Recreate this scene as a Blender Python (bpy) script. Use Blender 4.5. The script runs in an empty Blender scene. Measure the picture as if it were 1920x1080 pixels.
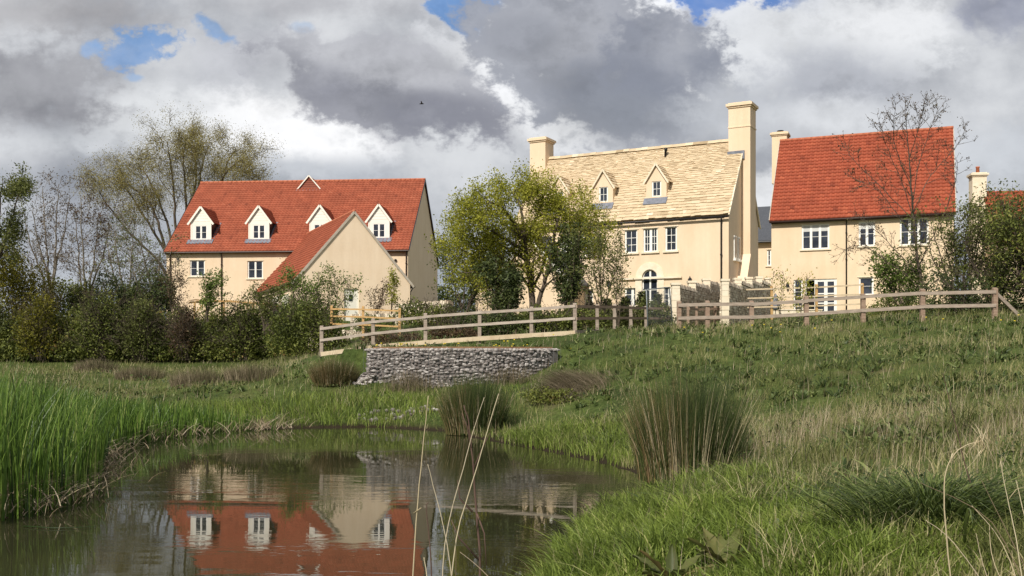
import bpy, math, random
import numpy as np
from mathutils import Vector, Matrix
random.seed(7)
rng = np.random.default_rng(7)
D2R = math.radians
scene = bpy.context.scene
# ------------------------------------------------------------------ camera
CAM_H, F, HV, CU = 2.1, 1900.0, 665.0, 960.0
cam_d = bpy.data.cameras.new('camera'); cam = bpy.data.objects.new('camera', cam_d)
scene.collection.objects.link(cam); scene.camera = cam
cam.location = (0, 0, CAM_H); cam.rotation_euler = (D2R(90), 0, 0)
cam_d.sensor_width = 36; cam_d.lens = 36*F/1920; cam_d.shift_y = (HV-540)/1920
cam_d.clip_start = .1; cam_d.clip_end = 6000
# ------------------------------------------------------------------ view, sun
scene.view_settings.view_transform = 'Standard'; scene.view_settings.look = 'None'
scene.view_settings.exposure = 0.0; scene.view_settings.gamma = 1
scene.cycles.max_bounces = 6; scene.cycles.diffuse_bounces = 3; scene.cycles.transparent_max_bounces = 8
scene.cycles.caustics_reflective = False; scene.cycles.caustics_refractive = False
SUN_AZ, SUN_EL = D2R(28), D2R(42)
sdir = Vector((-math.sin(SUN_AZ)*math.cos(SUN_EL), -math.cos(SUN_AZ)*math.cos(SUN_EL), math.sin(SUN_EL)))
sl = bpy.data.lights.new('sun', 'SUN'); sl.energy = 4.75; sl.angle = D2R(.6); sl.color = (1, .95, .86)
so = bpy.data.objects.new('sun', sl); scene.collection.objects.link(so)
so.rotation_euler = sdir.to_track_quat('Z', 'Y').to_euler(); so.location = (-40, -60, 80)
# ------------------------------------------------------------------ world: sky with clouds laid out by direction
def s2l(c):
    return tuple(((x/255+.055)/1.055)**2.4 if x/255 > .04045 else x/255/12.92 for x in c)
world = bpy.data.worlds.new('World'); scene.world = world; world.use_nodes = True
world.cycles.sampling_method = 'MANUAL'; world.cycles.sample_map_resolution = 512
wt = world.node_tree; wt.nodes.clear(); WN = wt.nodes; WL = wt.links
def wmath(op, a, b=None, c=None, clamp=False):
    n = WN.new('ShaderNodeMath'); n.operation = op; n.use_clamp = clamp
    for i, x in enumerate((a, b, c)):
        if x is None: continue
        if isinstance(x, (int, float)): n.inputs[i].default_value = x
        else: WL.new(x, n.inputs[i])
    return n.outputs[0]
def wnoise(vec, scale, detail=6, rough=.55, lac=2.0, off=0):
    m = WN.new('ShaderNodeVectorMath'); m.operation = 'ADD'; WL.new(vec, m.inputs[0]); m.inputs[1].default_value = (off, off*.7, 0)
    n = WN.new('ShaderNodeTexNoise'); n.noise_dimensions = '2D'; n.inputs['Scale'].default_value = scale
    n.inputs['Detail'].default_value = detail; n.inputs['Roughness'].default_value = rough; n.inputs['Lacunarity'].default_value = lac
    WL.new(m.outputs[0], n.inputs['Vector']); return n.outputs[0]
tc = WN.new('ShaderNodeTexCoord'); sp = WN.new('ShaderNodeSeparateXYZ'); WL.new(tc.outputs['Generated'], sp.inputs[0])
ay = wmath('MAXIMUM', wmath('ABSOLUTE', sp.outputs[1]), .22)
PX = wmath('DIVIDE', sp.outputs[0], ay); PZ = wmath('DIVIDE', sp.outputs[2], ay)
cb = WN.new('ShaderNodeCombineXYZ'); WL.new(PX, cb.inputs[0]); WL.new(wmath('MULTIPLY', PZ, 1.35), cb.inputs[1]); PV = cb.outputs[0]
nA = wmath('SUBTRACT', wnoise(PV, 3.2, 9, .58, off=1.3), .5)      # broad shapes
nB = wmath('SUBTRACT', wnoise(PV, 9.0, 8, .62, off=5.1), .5)      # puffs
nC = wmath('SUBTRACT', wnoise(PV, 5.0, 7, .55, off=9.7), .5)
nD = wmath('SUBTRACT', wnoise(PV, 24.0, 7, .6, off=3.3), .5)      # curls
puff = wmath('ADD', wmath('MULTIPLY', wmath('ABSOLUTE', nB), 1.9), wmath('MULTIPLY', wmath('ABSOLUTE', nD), 1.1))
warp = wmath('ADD', wmath('MULTIPLY', nA, 1.2), wmath('ADD', puff, -.30))
def mixc(fac, a, b):
    n = WN.new('ShaderNodeMix'); n.data_type = 'RGBA'
    if isinstance(fac, float): n.inputs[0].default_value = fac
    else: WL.new(fac, n.inputs[0])
    for k, x in ((6, a), (7, b)):
        if isinstance(x, tuple): n.inputs[k].default_value = (*x, 1)
        else: WL.new(x, n.inputs[k])
    return n.outputs[2]
def ramp01(v, lo, hi):
    n = WN.new('ShaderNodeMapRange'); n.interpolation_type = 'SMOOTHSTEP'
    WL.new(v, n.inputs[0]); n.inputs[1].default_value = lo; n.inputs[2].default_value = hi
    n.inputs[3].default_value = 0; n.inputs[4].default_value = 1; return n.outputs[0]
def blob(u, v, rx, ry, soft, rot=0, w=1.0):
    """1 inside an elliptical patch of sky, ragged towards its edge"""
    cx, cz = (u-CU)/F, (HV-v)/F; rx /= F; ry /= F; c, s = math.cos(D2R(rot)), math.sin(D2R(rot))
    dx = wmath('SUBTRACT', PX, cx); dz = wmath('SUBTRACT', PZ, cz)
    a = wmath('MULTIPLY_ADD', dx, c/rx, wmath('MULTIPLY', dz, s/rx)); b = wmath('MULTIPLY_ADD', dx, -s/ry, wmath('MULTIPLY', dz, c/ry))
    r = wmath('SQRT', wmath('ADD', wmath('MULTIPLY', a, a), wmath('MULTIPLY', b, b)))
    r = wmath('MULTIPLY_ADD', warp, w, r)
    return wmath('SUBTRACT', 1.0, ramp01(r, 1-soft, 1+soft*.35))
# cloud deck base tone
t0 = ramp01(wmath('ADD', wmath('MULTIPLY', nC, 1.1), wmath('MULTIPLY', nB, .5)), -.28, .3)
col = mixc(t0, s2l((160, 163, 170)), s2l((216, 218, 221)))
low = ramp01(PZ, .20, .02)
col = mixc(wmath('MULTIPLY', low, .7), col, s2l((160, 168, 180)))
LAYERS = [  # u, v, rx, ry, soft, rot, (rgb), opacity
    (560, 245, 190, 85, .55, -8, (244, 244, 245), .95), (260, 215, 150, 70, .8, 0, (222, 224, 226), .8),
    (70, 265, 190, 35, .8, 0, (206, 209, 213), .7), (500, 110, 190, 60, .9, 0, (196, 197, 203), .7),
    (60, 335, 200, 40, .9, 0, (140, 145, 155), .8), (560, 330, 260, 42, .9, 0, (160, 166, 175), .7),
    (70, 160, 170, 98, .5, 8, (128, 128, 134), .9), (60, 20, 260, 45, .9, 0, (152, 150, 152), .8),
    (560, 10, 260, 30, .9, 0, (160, 160, 165), .7),
    (252, 98, 80, 34, .5, 6, (108, 148, 198), .9, 2.6), (170, 92, 30, 18, .5, 0, (120, 158, 205), .8, 2.2), (400, 47, 42, 18, .5, -40, (120, 158, 205), .8, 2.4), (250, 146, 22, 8, .6, 0, (140, 170, 208), .7, 2.0), (568, 50, 22, 12, .6, 0, (150, 176, 208), .6, 2.0),
    (985, 130, 170, 100, .5, -25, (242, 243, 245), .95), (860, 30, 70, 60, .8, 0, (200, 202, 207), .8),
    (850, 20, 52, 26, .4, -40, (98, 142, 198), .9, 2.4), (905, 6, 34, 16, .4, 0, (98, 142, 198), .85, 2.2),
    (1010, 205, 160, 60, .5, -25, (236, 237, 239), .9),
    (715, 165, 240, 86, .32, -14, (140, 141, 150), .93), (720, 115, 210, 52, .7, -10, (186, 187, 192), .8), (600, 160, 60, 40, .6, 0, (140, 141, 150), .7),
    (820, 215, 110, 42, .5, -5, (128, 129, 139), .75),
    (1350, 8, 160, 50, .3, 4, (88, 130, 196), .95, 1.5),
    (1215, 45, 95, 66, .25, -20, (240, 241, 243), .97), (1410, 90, 115, 86, .25, 0, (220, 222, 225), .97),
    (1600, 70, 190, 90, .4, 0, (212, 214, 217), .95), (1690, 45, 130, 55, .9, 0, (228, 229, 231), .8),
    (1130, 120, 240, 134, .28, -18, (152, 155, 164), .95), (1080, 70, 170, 60, .8, 0, (176, 178, 185), .6), (1170, 175, 140, 60, .6, -10, (126, 130, 141), .75), (980, 70, 70, 40, .7, 0, (140, 143, 152), .6),
    (1250, 110, 105, 95, .3, 0, (132, 136, 148), .85),
    (1200, 215, 150, 42, .7, 0, (136, 140, 149), .7),
    (1400, 210, 130, 70, .8, 0, (190, 193, 198), .8), (1560, 155, 160, 60, .9, 0, (160, 163, 172), .75),
    (1880, 25, 90, 50, .6, 0, (140, 144, 160), .9), (1420, 360, 70, 40, .5, 0, (228, 229, 231), .9),
    (1880, 290, 90, 60, .7, 0, (196, 200, 206), .7), (1560, 215, 120, 35, .9, 0, (218, 220, 223), .7),
]
for (u, v, rx, ry, soft, rot, rgb, op, *ww) in LAYERS:
    f = wmath('MULTIPLY', blob(u, v, rx, ry, soft, rot, ww[0] if ww else 1.15), op)
    k = wmath('ADD', wmath('MULTIPLY_ADD', nB, .62, 1.10), wmath('MULTIPLY', puff, -.30))
    hs = WN.new('ShaderNodeVectorMath'); hs.operation = 'SCALE'; hs.inputs[0].default_value = s2l(rgb); WL.new(k, hs.inputs['Scale'])
    col = mixc(f, col, hs.outputs[0])
# wispy bright rims where the cloud is thin
rim = ramp01(nA, .0, .18); rim2 = ramp01(nA, .34, .16); rr = wmath('MULTIPLY', wmath('MULTIPLY', rim, rim2), .25)
col = mixc(rr, col, s2l((232, 233, 236)))
sky = WN.new('ShaderNodeTexSky'); sky.sky_type = 'NISHITA'; sky.sun_disc = False
sky.sun_elevation = SUN_EL; sky.sun_rotation = math.atan2(sdir.x, sdir.y); sky.dust_density = 1.5
b1 = WN.new('ShaderNodeBackground'); WL.new(sky.outputs[0], b1.inputs[0]); b1.inputs[1].default_value = .05
b2 = WN.new('ShaderNodeBackground'); WL.new(col, b2.inputs[0]); b2.inputs[1].default_value = 1.1
mx = WN.new('ShaderNodeMixShader'); mx.inputs[0].default_value = .93
WL.new(b1.outputs[0], mx.inputs[1]); WL.new(b2.outputs[0], mx.inputs[2])
wo = WN.new('ShaderNodeOutputWorld'); WL.new(mx.outputs[0], wo.inputs[0])

# ------------------------------------------------------------------ materials
def new_mat(name):
    m = bpy.data.materials.new(name); m.use_nodes = True
    nt = m.node_tree; bs = nt.nodes['Principled BSDF']; return m, nt, bs
def ramp_node(nt, stops, src):
    r = nt.nodes.new('ShaderNodeValToRGB'); e = r.color_ramp.elements
    while len(e) < len(stops): e.new(.5)
    for k, (p, c) in enumerate(stops): e[k].position = p; e[k].color = (*c, 1)
    nt.links.new(src, r.inputs[0]); return r.outputs[0]
def obj_noise(nt, scale, detail=4, vscale=(1, 1, 1), rough=.5):
    tc = nt.nodes.new('ShaderNodeTexCoord'); mp = nt.nodes.new('ShaderNodeMapping'); mp.inputs['Scale'].default_value = vscale
    nt.links.new(tc.outputs['Object'], mp.inputs[0])
    n = nt.nodes.new('ShaderNodeTexNoise'); n.inputs['Scale'].default_value = scale; n.inputs['Detail'].default_value = detail
    n.inputs['Roughness'].default_value = rough; nt.links.new(mp.outputs[0], n.inputs['Vector']); return n.outputs[0]
def multiply(nt, a, b, fac=1.0):
    n = nt.nodes.new('ShaderNodeMix'); n.data_type = 'RGBA'; n.blend_type = 'MULTIPLY'; n.inputs[0].default_value = fac
    nt.links.new(a, n.inputs[6]); nt.links.new(b, n.inputs[7]); return n.outputs[2]
def m_noise(name, c1, c2, scale=3, rough=.85, bump=0, bscale=30, vscale=(1, 1, 1), spec=.3, detail=5, metallic=0, fine=None, streak=0):
    m, nt, bs = new_mat(name)
    out = ramp_node(nt, [(.3, c1), (.7, c2)], obj_noise(nt, scale, detail, vscale))
    if fine: out = multiply(nt, out, ramp_node(nt, [(.3, (fine,)*3), (.7, (1, 1, 1))], obj_noise(nt, scale*9, 3, vscale)))
    if streak: out = multiply(nt, out, ramp_node(nt, [(.35, (streak, streak*.985, streak*.96)), (.6, (1, 1, 1))], obj_noise(nt, 2.2, 6, (1, 1, .10), .65)))
    nt.links.new(out, bs.inputs['Base Color'])
    bs.inputs['Roughness'].default_value = rough; bs.inputs['Specular IOR Level'].default_value = spec; bs.inputs['Metallic'].default_value = metallic
    if bump:
        b = nt.nodes.new('ShaderNodeBump'); b.inputs['Strength'].default_value = 1; b.inputs['Distance'].default_value = bump
        nt.links.new(obj_noise(nt, bscale, 4, vscale), b.inputs['Height']); nt.links.new(b.outputs[0], bs.inputs['Normal'])
    return m
def m_rnd(name, stops, rough=.8, trans=0.0, spec=.25, noise=None):
    """colour from the per-face attribute rnd; optional translucency for leaves and blades"""
    m, nt, bs = new_mat(name)
    at = nt.nodes.new('ShaderNodeAttribute'); at.attribute_name = 'rnd'
    c = ramp_node(nt, stops, at.outputs['Fac'])
    if noise: c = multiply(nt, c, ramp_node(nt, [(.3, (noise[1],)*3), (.7, (1, 1, 1))], obj_noise(nt, noise[0], 4)))
    nt.links.new(c, bs.inputs['Base Color']); bs.inputs['Roughness'].default_value = rough; bs.inputs['Specular IOR Level'].default_value = spec
    if trans:
        t = nt.nodes.new('ShaderNodeBsdfTranslucent'); nt.links.new(c, t.inputs[0])
        mxs = nt.nodes.new('ShaderNodeMixShader'); mxs.inputs[0].default_value = trans
        nt.links.new(bs.outputs[0], mxs.inputs[1]); nt.links.new(t.outputs[0], mxs.inputs[2])
        nt.links.new(mxs.outputs[0], nt.nodes['Material Output'].inputs[0])
    return m
M = {}
M['render'] = m_noise('cream_render', (.76, .585, .405), (.82, .645, .465), .7, .9, .004, 40, fine=.96, vscale=(1, 1, .6), streak=.95)
M['render2'] = m_noise('cream_render_soft', (.82, .64, .46), (.87, .70, .52), .6, .9, .004, 40, fine=.96, streak=.95)
M['render3'] = m_noise('cream_render_right', (.76, .585, .395), (.82, .645, .455), .7, .9, .004, 40, fine=.96, streak=.95)
M['stone_trim'] = m_noise('pale_stone', (.74, .62, .45), (.84, .74, .58), 3, .85, .004, 30)
M['tile'] = m_rnd('red_roof_tile', [(0, (.20, .05, .026)), (.2, (.29, .074, .038)), (.6, (.355, .094, .048)), (1, (.43, .13, .07))], .75, spec=.25, noise=(.8, .78))
M['tile_far'] = m_rnd('red_roof_tile_deep', [(0, (0.192, 0.042, 0.021)), (.2, (0.282, 0.061, 0.030)), (.6, (0.356, 0.081, 0.039)), (1, (0.441, 0.113, 0.054))], .75, spec=.25, noise=(.8, .8))
M['hung'] = m_rnd('brown_hung_tile', [(0, (.16, .05, .03)), (1, (.27, .085, .055))], .85)
M['slate'] = m_rnd('stone_roof_slate', [(0, (.38, .285, .17)), (.2, (.53, .405, .26)), (.5, (.61, .48, .315)), (.85, (.66, .53, .36)), (1, (.74, .63, .47))], .85, noise=(2.5, .85))
M['dark_slate'] = m_noise('grey_slate', (.05, .055, .065), (.09, .095, .11), 8, .6, .01, 20, vscale=(1, 1, 3))
M['white'] = m_noise('cream_white_paint', (.80, .76, .66), (.86, .82, .72), 2, .5)
M['frame'] = m_noise('white_window_paint', (.82, .80, .74), (.88, .86, .80), 2, .4)
M['lead'] = m_noise('lead_flashing', (.13, .14, .17), (.22, .23, .27), 5, .5)
M['black'] = m_noise('black_plastic_and_shade', (.012, .011, .011), (.02, .017, .016), 5, .4)
M['brown'] = m_noise('dark_brown_gutter', (.035, .018, .014), (.05, .026, .02), 5, .45)
M['mortar'] = m_noise('verge_mortar', (.42, .36, .29), (.52, .46, .38), 5, .9)
M['terracotta'] = m_noise('terracotta', (.40, .12, .06), (.5, .17, .09), 6, .8)
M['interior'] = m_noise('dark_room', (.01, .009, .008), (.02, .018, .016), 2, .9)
def glass_mat():
    m, nt, bs = new_mat('window_glass')
    nt.links.new(ramp_node(nt, [(.35, (.012, .016, .026)), (.7, (.05, .06, .08))], obj_noise(nt, 1.3, 3)), bs.inputs['Base Color'])
    bs.inputs['Roughness'].default_value = .04; bs.inputs['Specular IOR Level'].default_value = .7; bs.inputs['IOR'].default_value = 1.5
    return m
M['glass'] = glass_mat()
M['blind'] = m_noise('white_blind', (.55, .54, .52), (.62, .62, .6), 2, .7)
M['wood_grey'] = m_noise('weathered_timber', (.30, .235, .185), (.47, .385, .31), 4, .85, .004, 20, vscale=(1, 1, 6), fine=.7)
M['wood_rail'] = m_noise('weathered_rail_timber', (.36, .29, .235), (.56, .48, .40), 2.5, .85, .004, 20, vscale=(1, 1, 3), fine=.72)
M['wood_brown'] = m_noise('brown_timber', (.26, .17, .12), (.42, .30, .22), 4, .85, .004, 20, vscale=(1, 1, 6), fine=.75)
M['wood_new'] = m_noise('new_yellow_timber', (.46, .27, .10), (.62, .40, .18), 4, .75, .003, 20, vscale=(1, 1, 6), fine=.85)
M['wood_pale'] = m_noise('pale_timber', (.50, .39, .25), (.66, .54, .38), 3, .8, .003, 20, fine=.85)
M['steel'] = m_noise('galvanised_steel', (.16, .18, .19), (.26, .28, .29), 9, .5, metallic=.4)
M['gabion'] = m_rnd('gabion_stone', [(0, (.20, .17, .155)), (.4, (.36, .32, .295)), (.75, (.48, .435, .405)), (1, (.62, .575, .54))], .9, noise=(9, .55))
M['drystone'] = m_rnd('dry_limestone', [(0, (.34, .27, .20)), (.35, (.55, .45, .34)), (.75, (.70, .60, .46)), (1, (.80, .72, .58))], .9, noise=(9, .8))
M['mortar_dark'] = m_noise('stone_core', (.16, .13, .10), (.24, .20, .155), 5, .95)
M['bark'] = m_noise('brown_bark', (.06, .045, .032), (.13, .10, .075), 6, .9, .01, 20, vscale=(1, 1, .3))
M['bark_grey'] = m_noise('grey_bark', (.13, .11, .09), (.24, .21, .17), 6, .9, .01, 20, vscale=(1, 1, .3))
M['bark_red'] = m_noise('reddish_twig', (.12, .07, .05), (.2, .12, .09), 6, .9)
G = lambda *a: a
M['oak'] = m_rnd('yellow_green_leaf', [(0, (.14, .155, .018)), (.4, (.28, .29, .03)), (.8, (.40, .38, .05)), (1, (.50, .46, .09))], .6, .4)
M['willow'] = m_rnd('olive_bud_leaf', [(0, (.15, .125, .04)), (.5, (.27, .23, .075)), (1, (.38, .33, .12))], .7, .35)
M['hedge'] = m_rnd('hedge_leaf', [(0, (0.030, 0.041, 0.012)), (.35, (0.090, 0.108, 0.024)), (.7, (0.179, 0.203, 0.043)), (.92, (0.275, 0.277, 0.068)), (1, (0.344, 0.203, 0.081))], .6, .3)
M['bush_light'] = m_rnd('fresh_leaf', [(0, (0.057, 0.092, 0.016)), (.5, (0.127, 0.184, 0.032)), (1, (0.230, 0.287, 0.069))], .6, .4)
M['bush_olive'] = m_rnd('olive_leaf', [(0, (0.060, 0.072, 0.017)), (.5, (0.120, 0.138, 0.034)), (1, (0.216, 0.222, 0.072))], .6, .35)
M['bush_gold'] = m_rnd('golden_green_leaf', [(0, (.09, .09, .012)), (.5, (.17, .16, .02)), (1, (.27, .23, .03))], .6, .35)
M['bush_dark'] = m_rnd('dark_leaf', [(0, (0.023, 0.031, 0.012)), (.5, (0.058, 0.078, 0.023)), (1, (0.143, 0.169, 0.052))], .55, .25)
M['bush_brown'] = m_rnd('bronze_leaf', [(0, (.05, .03, .018)), (.6, (.11, .065, .035)), (1, (.15, .13, .045))], .6, .3)
M['grass'] = m_rnd('meadow_grass', [(0, (0.045, 0.056, 0.017)), (.3, (0.128, 0.147, 0.042)), (.6, (0.229, 0.237, 0.079)), (.85, (0.344, 0.325, 0.135)), (1, (0.612, 0.512, 0.315))], .6, .35)
M['grass_bright'] = m_rnd('lush_grass', [(0, (0.056, 0.084, 0.015)), (.5, (0.210, 0.282, 0.051)), (.9, (0.358, 0.420, 0.102)), (1, (0.544, 0.516, 0.214))], .5, .4)
M['grass_dark'] = m_rnd('dark_tussock_grass', [(0, (.02, .035, .010)), (.5, (.075, .11, .024)), (1, (.19, .23, .07))], .5, .3)
M['reed'] = m_rnd('green_reed', [(0, (0.022, 0.046, 0.010)), (.35, (0.068, 0.128, 0.019)), (.7, (0.135, 0.223, 0.034)), (.9, (0.216, 0.317, 0.055)), (1, (0.405, 0.459, 0.146))], .42, .35, spec=.5)
M['straw'] = m_rnd('dry_straw', [(0, (.17, .12, .075)), (.5, (.35, .27, .175)), (1, (.58, .49, .35))], .7, .15)
M['straw_pale'] = m_rnd('bleached_straw', [(0, (.40, .31, .18)), (1, (.62, .53, .36))], .7, .1)
M['rush'] = m_rnd('rush_stem', [(0, (0.025, 0.040, 0.014)), (.4, (0.055, 0.081, 0.023)), (.7, (0.103, 0.121, 0.034)), (.82, (0.196, 0.127, 0.057)), (1, (0.391, 0.276, 0.149))], .6, .1)
M['rush_brown'] = m_rnd('brown_rush_stem', [(0, (.045, .05, .018)), (.4, (.09, .085, .03)), (.75, (.18, .12, .055)), (1, (.30, .22, .12))], .6, .1)
M['weed'] = m_rnd('broad_weed_leaf', [(0, (0.027, 0.045, 0.015)), (.5, (0.088, 0.125, 0.035)), (.85, (0.200, 0.237, 0.075)), (1, (0.300, 0.312, 0.125))], .5, .3)
M['dock'] = m_rnd('dock_leaf', [(0, (.07, .085, .025)), (.6, (.14, .15, .045)), (1, (.19, .14, .055))], .5, .3)
M['heather'] = m_rnd('faded_brown_growth', [(0, (.08, .075, .035)), (.45, (.15, .125, .07)), (.8, (.24, .185, .125)), (1, (.34, .27, .19))], .8, .1)
M['stem_dark'] = m_noise('dark_dead_stem', (.07, .04, .03), (.13, .08, .06), 8, .8)
M['yellow'] = m_noise('yellow_petal', (.75, .55, .03), (.85, .65, .05), 5, .6)

# ------------------------------------------------------------------ mesh and object helpers
COL = scene.collection
def link(name, me, mat=None, parent=None):
    o = bpy.data.objects.new(name, me); COL.objects.link(o)
    if mat is not None: me.materials.append(mat)
    if parent is not None: o.parent = parent
    return o
def tag(o, label, cat, group=None):
    o['label'] = label; o['category'] = cat
    if group: o['group'] = group
    return o
def thing(name, label, cat, loc=(0, 0, 0), rz=0, group=None):
    o = bpy.data.objects.new(name, None); COL.objects.link(o); o.location = loc; o.rotation_euler = (0, 0, rz); o.empty_display_size = .3
    return tag(o, label, cat, group)
def np_mesh(name, V, Fq, rnd=None, smooth=False):
    V = np.asarray(V, dtype=np.float32); Fq = np.asarray(Fq, dtype=np.int32)
    me = bpy.data.meshes.new(name); k = Fq.shape[1]; n = len(Fq)
    me.vertices.add(len(V)); me.vertices.foreach_set('co', V.ravel())
    me.loops.add(n*k); me.loops.foreach_set('vertex_index', Fq.ravel())
    me.polygons.add(n); me.polygons.foreach_set('loop_start', np.arange(0, n*k, k, dtype=np.int32)); me.polygons.foreach_set('loop_total', np.full(n, k, dtype=np.int32))
    if smooth: me.polygons.foreach_set('use_smooth', np.ones(n, dtype=bool))
    me.update(calc_edges=True)
    if rnd is not None:
        a = me.attributes.new('rnd', 'FLOAT', 'FACE'); a.data.foreach_set('value', np.asarray(rnd, dtype=np.float32))
    return me
class MB:
    def __init__(s): s.v = []; s.f = []; s.r = []
    def face(s, pts, r=.5):
        n = len(s.v); s.v += [tuple(p) for p in pts]; s.f.append(tuple(range(n, n+len(pts)))); s.r.append(r)
    def hexa(s, p, r=None):
        """p: 8 corners, bottom ring then top ring"""
        if r is None: r = random.random()
        n = len(s.v); s.v += [tuple(q) for q in p]
        for f in ((0, 3, 2, 1), (4, 5, 6, 7), (0, 1, 5, 4), (1, 2, 6, 5), (2, 3, 7, 6), (3, 0, 4, 7)): s.f.append(tuple(n+i for i in f)); s.r.append(r)
    def box(s, x0, x1, y0, y1, z0, z1, r=None):
        s.hexa([(x0, y0, z0), (x1, y0, z0), (x1, y1, z0), (x0, y1, z0), (x0, y0, z1), (x1, y0, z1), (x1, y1, z1), (x0, y1, z1)], r)
    def bar(s, a, b, w, h, up=(0, 0, 1), r=None):
        a = Vector(a); b = Vector(b); d = (b-a).normalized(); u = Vector(up); sd = d.cross(u)
        if sd.length < 1e-4: sd = d.cross(Vector((0, 1, 0)))
        sd.normalize(); u = sd.cross(d).normalized(); p = []
        for c in (a, b): p.append([c+sd*i*w/2+u*j*h/2 for i, j in ((-1, -1), (1, -1), (1, 1), (-1, 1))])
        s.hexa(p[0]+p[1], r)
    def tube(s, pts, rad, n=6, r=None, caps=True):
        if r is None: r = random.random()
        pts = [Vector(p) for p in pts]; base = len(s.v)
        if not hasattr(rad, '__len__'): rad = [rad]*len(pts)
        for i, p in enumerate(pts):
            d = (pts[min(i+1, len(pts)-1)]-pts[max(i-1, 0)]).normalized()
            a = d.orthogonal().normalized() if i == 0 else (a-d*a.dot(d)).normalized()
            b = d.cross(a)
            for k in range(n):
                t = 2*math.pi*k/n; s.v.append(tuple(p+(a*math.cos(t)+b*math.sin(t))*rad[i]))
        for i in range(len(pts)-1):
            for k in range(n):
                q = base+i*n; s.f.append((q+k, q+(k+1) % n, q+n+(k+1) % n, q+n+k)); s.r.append(r)
        if caps:
            s.f.append(tuple(base+k for k in range(n))[::-1]); s.r.append(r)
            s.f.append(tuple(base+(len(pts)-1)*n+k for k in range(n))); s.r.append(r)
    def lathe(s, c, prof, n=10, r=.5):
        c = Vector(c); base = len(s.v)
        for (rr, z) in prof:
            for k in range(n):
                t = 2*math.pi*k/n; s.v.append((c.x+rr*math.cos(t), c.y+rr*math.sin(t), c.z+z))
        for i in range(len(prof)-1):
            for k in range(n):
                q = base+i*n; s.f.append((q+k, q+(k+1) % n, q+n+(k+1) % n, q+n+k)); s.r.append(r)
        s.f.append(tuple(base+k for k in range(n))[::-1]); s.r.append(r)
        s.f.append(tuple(base+(len(prof)-1)*n+k for k in range(n))); s.r.append(r)
    def build(s, name, mat, parent=None, smooth=False):
        me = bpy.data.meshes.new(name); me.from_pydata(s.v, [], s.f); me.update()
        a = me.attributes.new('rnd', 'FLOAT', 'FACE'); a.data.foreach_set('value', np.asarray(s.r, dtype=np.float32))
        if smooth:
            for p in me.polygons: p.use_smooth = True
        return link(name, me, mat, parent)
def at(u, v, Y): return Vector(((u-CU)/F*Y, Y, CAM_H-(v-HV)/F*Y))

# ------------------------------------------------------------------ ground
SHORE = np.array([(-3, 4.6), (-1.0, 6.2), (.1, 8.2), (.45, 10.1), (.95, 12.2), (1.35, 13.6), (2.0, 15.6), (2.25, 17.6), (1.75, 19.6), (1.0, 21.4), (-.1, 23.8), (-.9, 25.4),
                  (-2.0, 28.0), (-4, 29.4), (-6.2, 29.0), (-7.9, 28), (-8.8, 26), (-9.0, 23.5), (-8.4, 20.4), (-7.2, 17.2), (-6.5, 14.8), (-6.4, 13.2), (-7.2, 11.0), (-8.2, 8.5), (-7.6, 5.5), (-5, 4.2)])
CTRL = [(x, y, .06) for x, y in SHORE[::2]]
CTRL += [  # x, depth, height
    (-7.4, 39, 2.0), (-5.2, 38.4, 2.25), (-3.1, 38, 2.4), (-1.2, 37.6, 2.52), (.8, 37.2, 2.7), (2.3, 36.8, 2.82), (5, 36.6, 2.95), (8, 36.4, 3.05), (12, 36.2, 3.22), (17, 36, 3.4), (22, 36, 3.7),
    (-3.6, 32.2, .95), (-5.6, 32.5, .9), (-1.4, 31.9, .95), (1.0, 32.0, 1.25), (-8, 34, 1.05), (-12, 38, .95), (-20, 45, 1.25), (-10, 48, 1.6), (-31, 61, 1.75), (-20, 61, 1.75), (-12, 60, 2.1), (-18, 32, .45), (-14, 22, .35), (-12, 14, .3), (-26, 36, .7),
    (4.2, 33, 2.35), (9.1, 32, 2.4), (16.3, 33, 2.95), (2.6, 25.6, .55), (.8, 26.4, .32), (2.1, 29, 1.2), (5.7, 20, .72), (2.7, 15.5, .32), (6.9, 14, 1.12), (3.3, 6.5, .68), (1.8, 7.5, .46), (1.5, 11, .38), (.7, 8.3, .24), (3.7, 9.5, .68),
    (6.2, 26, 1.25), (10.5, 25, 1.8), (12, 18, 1.6), (6, 9, 1.0), (9, 9, 1.4), (0, 2, .4), (3, 2, .6), (20, 24, 3.0),
    (5.2, 41, 3.0), (7.4, 46, 3.1), (9.7, 46, 3.3), (0, 44, 2.9), (-4, 46, 3.0), (-6, 56, 3.9), (6, 54, 3.8), (12, 54, 4.0), (14, 50, 3.95), (17, 60, 4.4), (23, 66, 4.85), (28, 62, 4.9), (30, 44, 4.5),
    (-12, 70, 4.2), (-8, 78, 4.7), (-20, 78, 4.6), (-30, 80, 4.2), (-10, 88, 5.0), (-30, 90, 5.0), (-50, 80, 3.2), (0, 75, 5.0), (0, 110, 5.6), (40, 110, 5.8), (-40, 115, 5.4), (50, 70, 5.4), (50, 40, 5), (-60, 60, 2), (-60, 30, 1.2), (-60, 110, 4.6), (60, 10, 4), (-40, 5, .8), (0, -15, .8), (50, -15, 3), (-50, -15, 1)]
CT = np.array(CTRL, dtype=float)
def _k(r2): return np.where(r2 > 1e-9, .5*r2*np.log(np.maximum(r2, 1e-9)), 0)
def _tps():
    P = CT[:, :2]; n = len(P); r2 = ((P[:, None]-P[None])**2).sum(-1); K = _k(r2)+np.eye(n)*.35
    Q = np.c_[np.ones(n), P]; A = np.zeros((n+3, n+3)); A[:n, :n] = K; A[:n, n:] = Q; A[n:, :n] = Q.T
    return np.linalg.solve(A, np.r_[CT[:, 2], 0, 0, 0])
TW = _tps()
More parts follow.
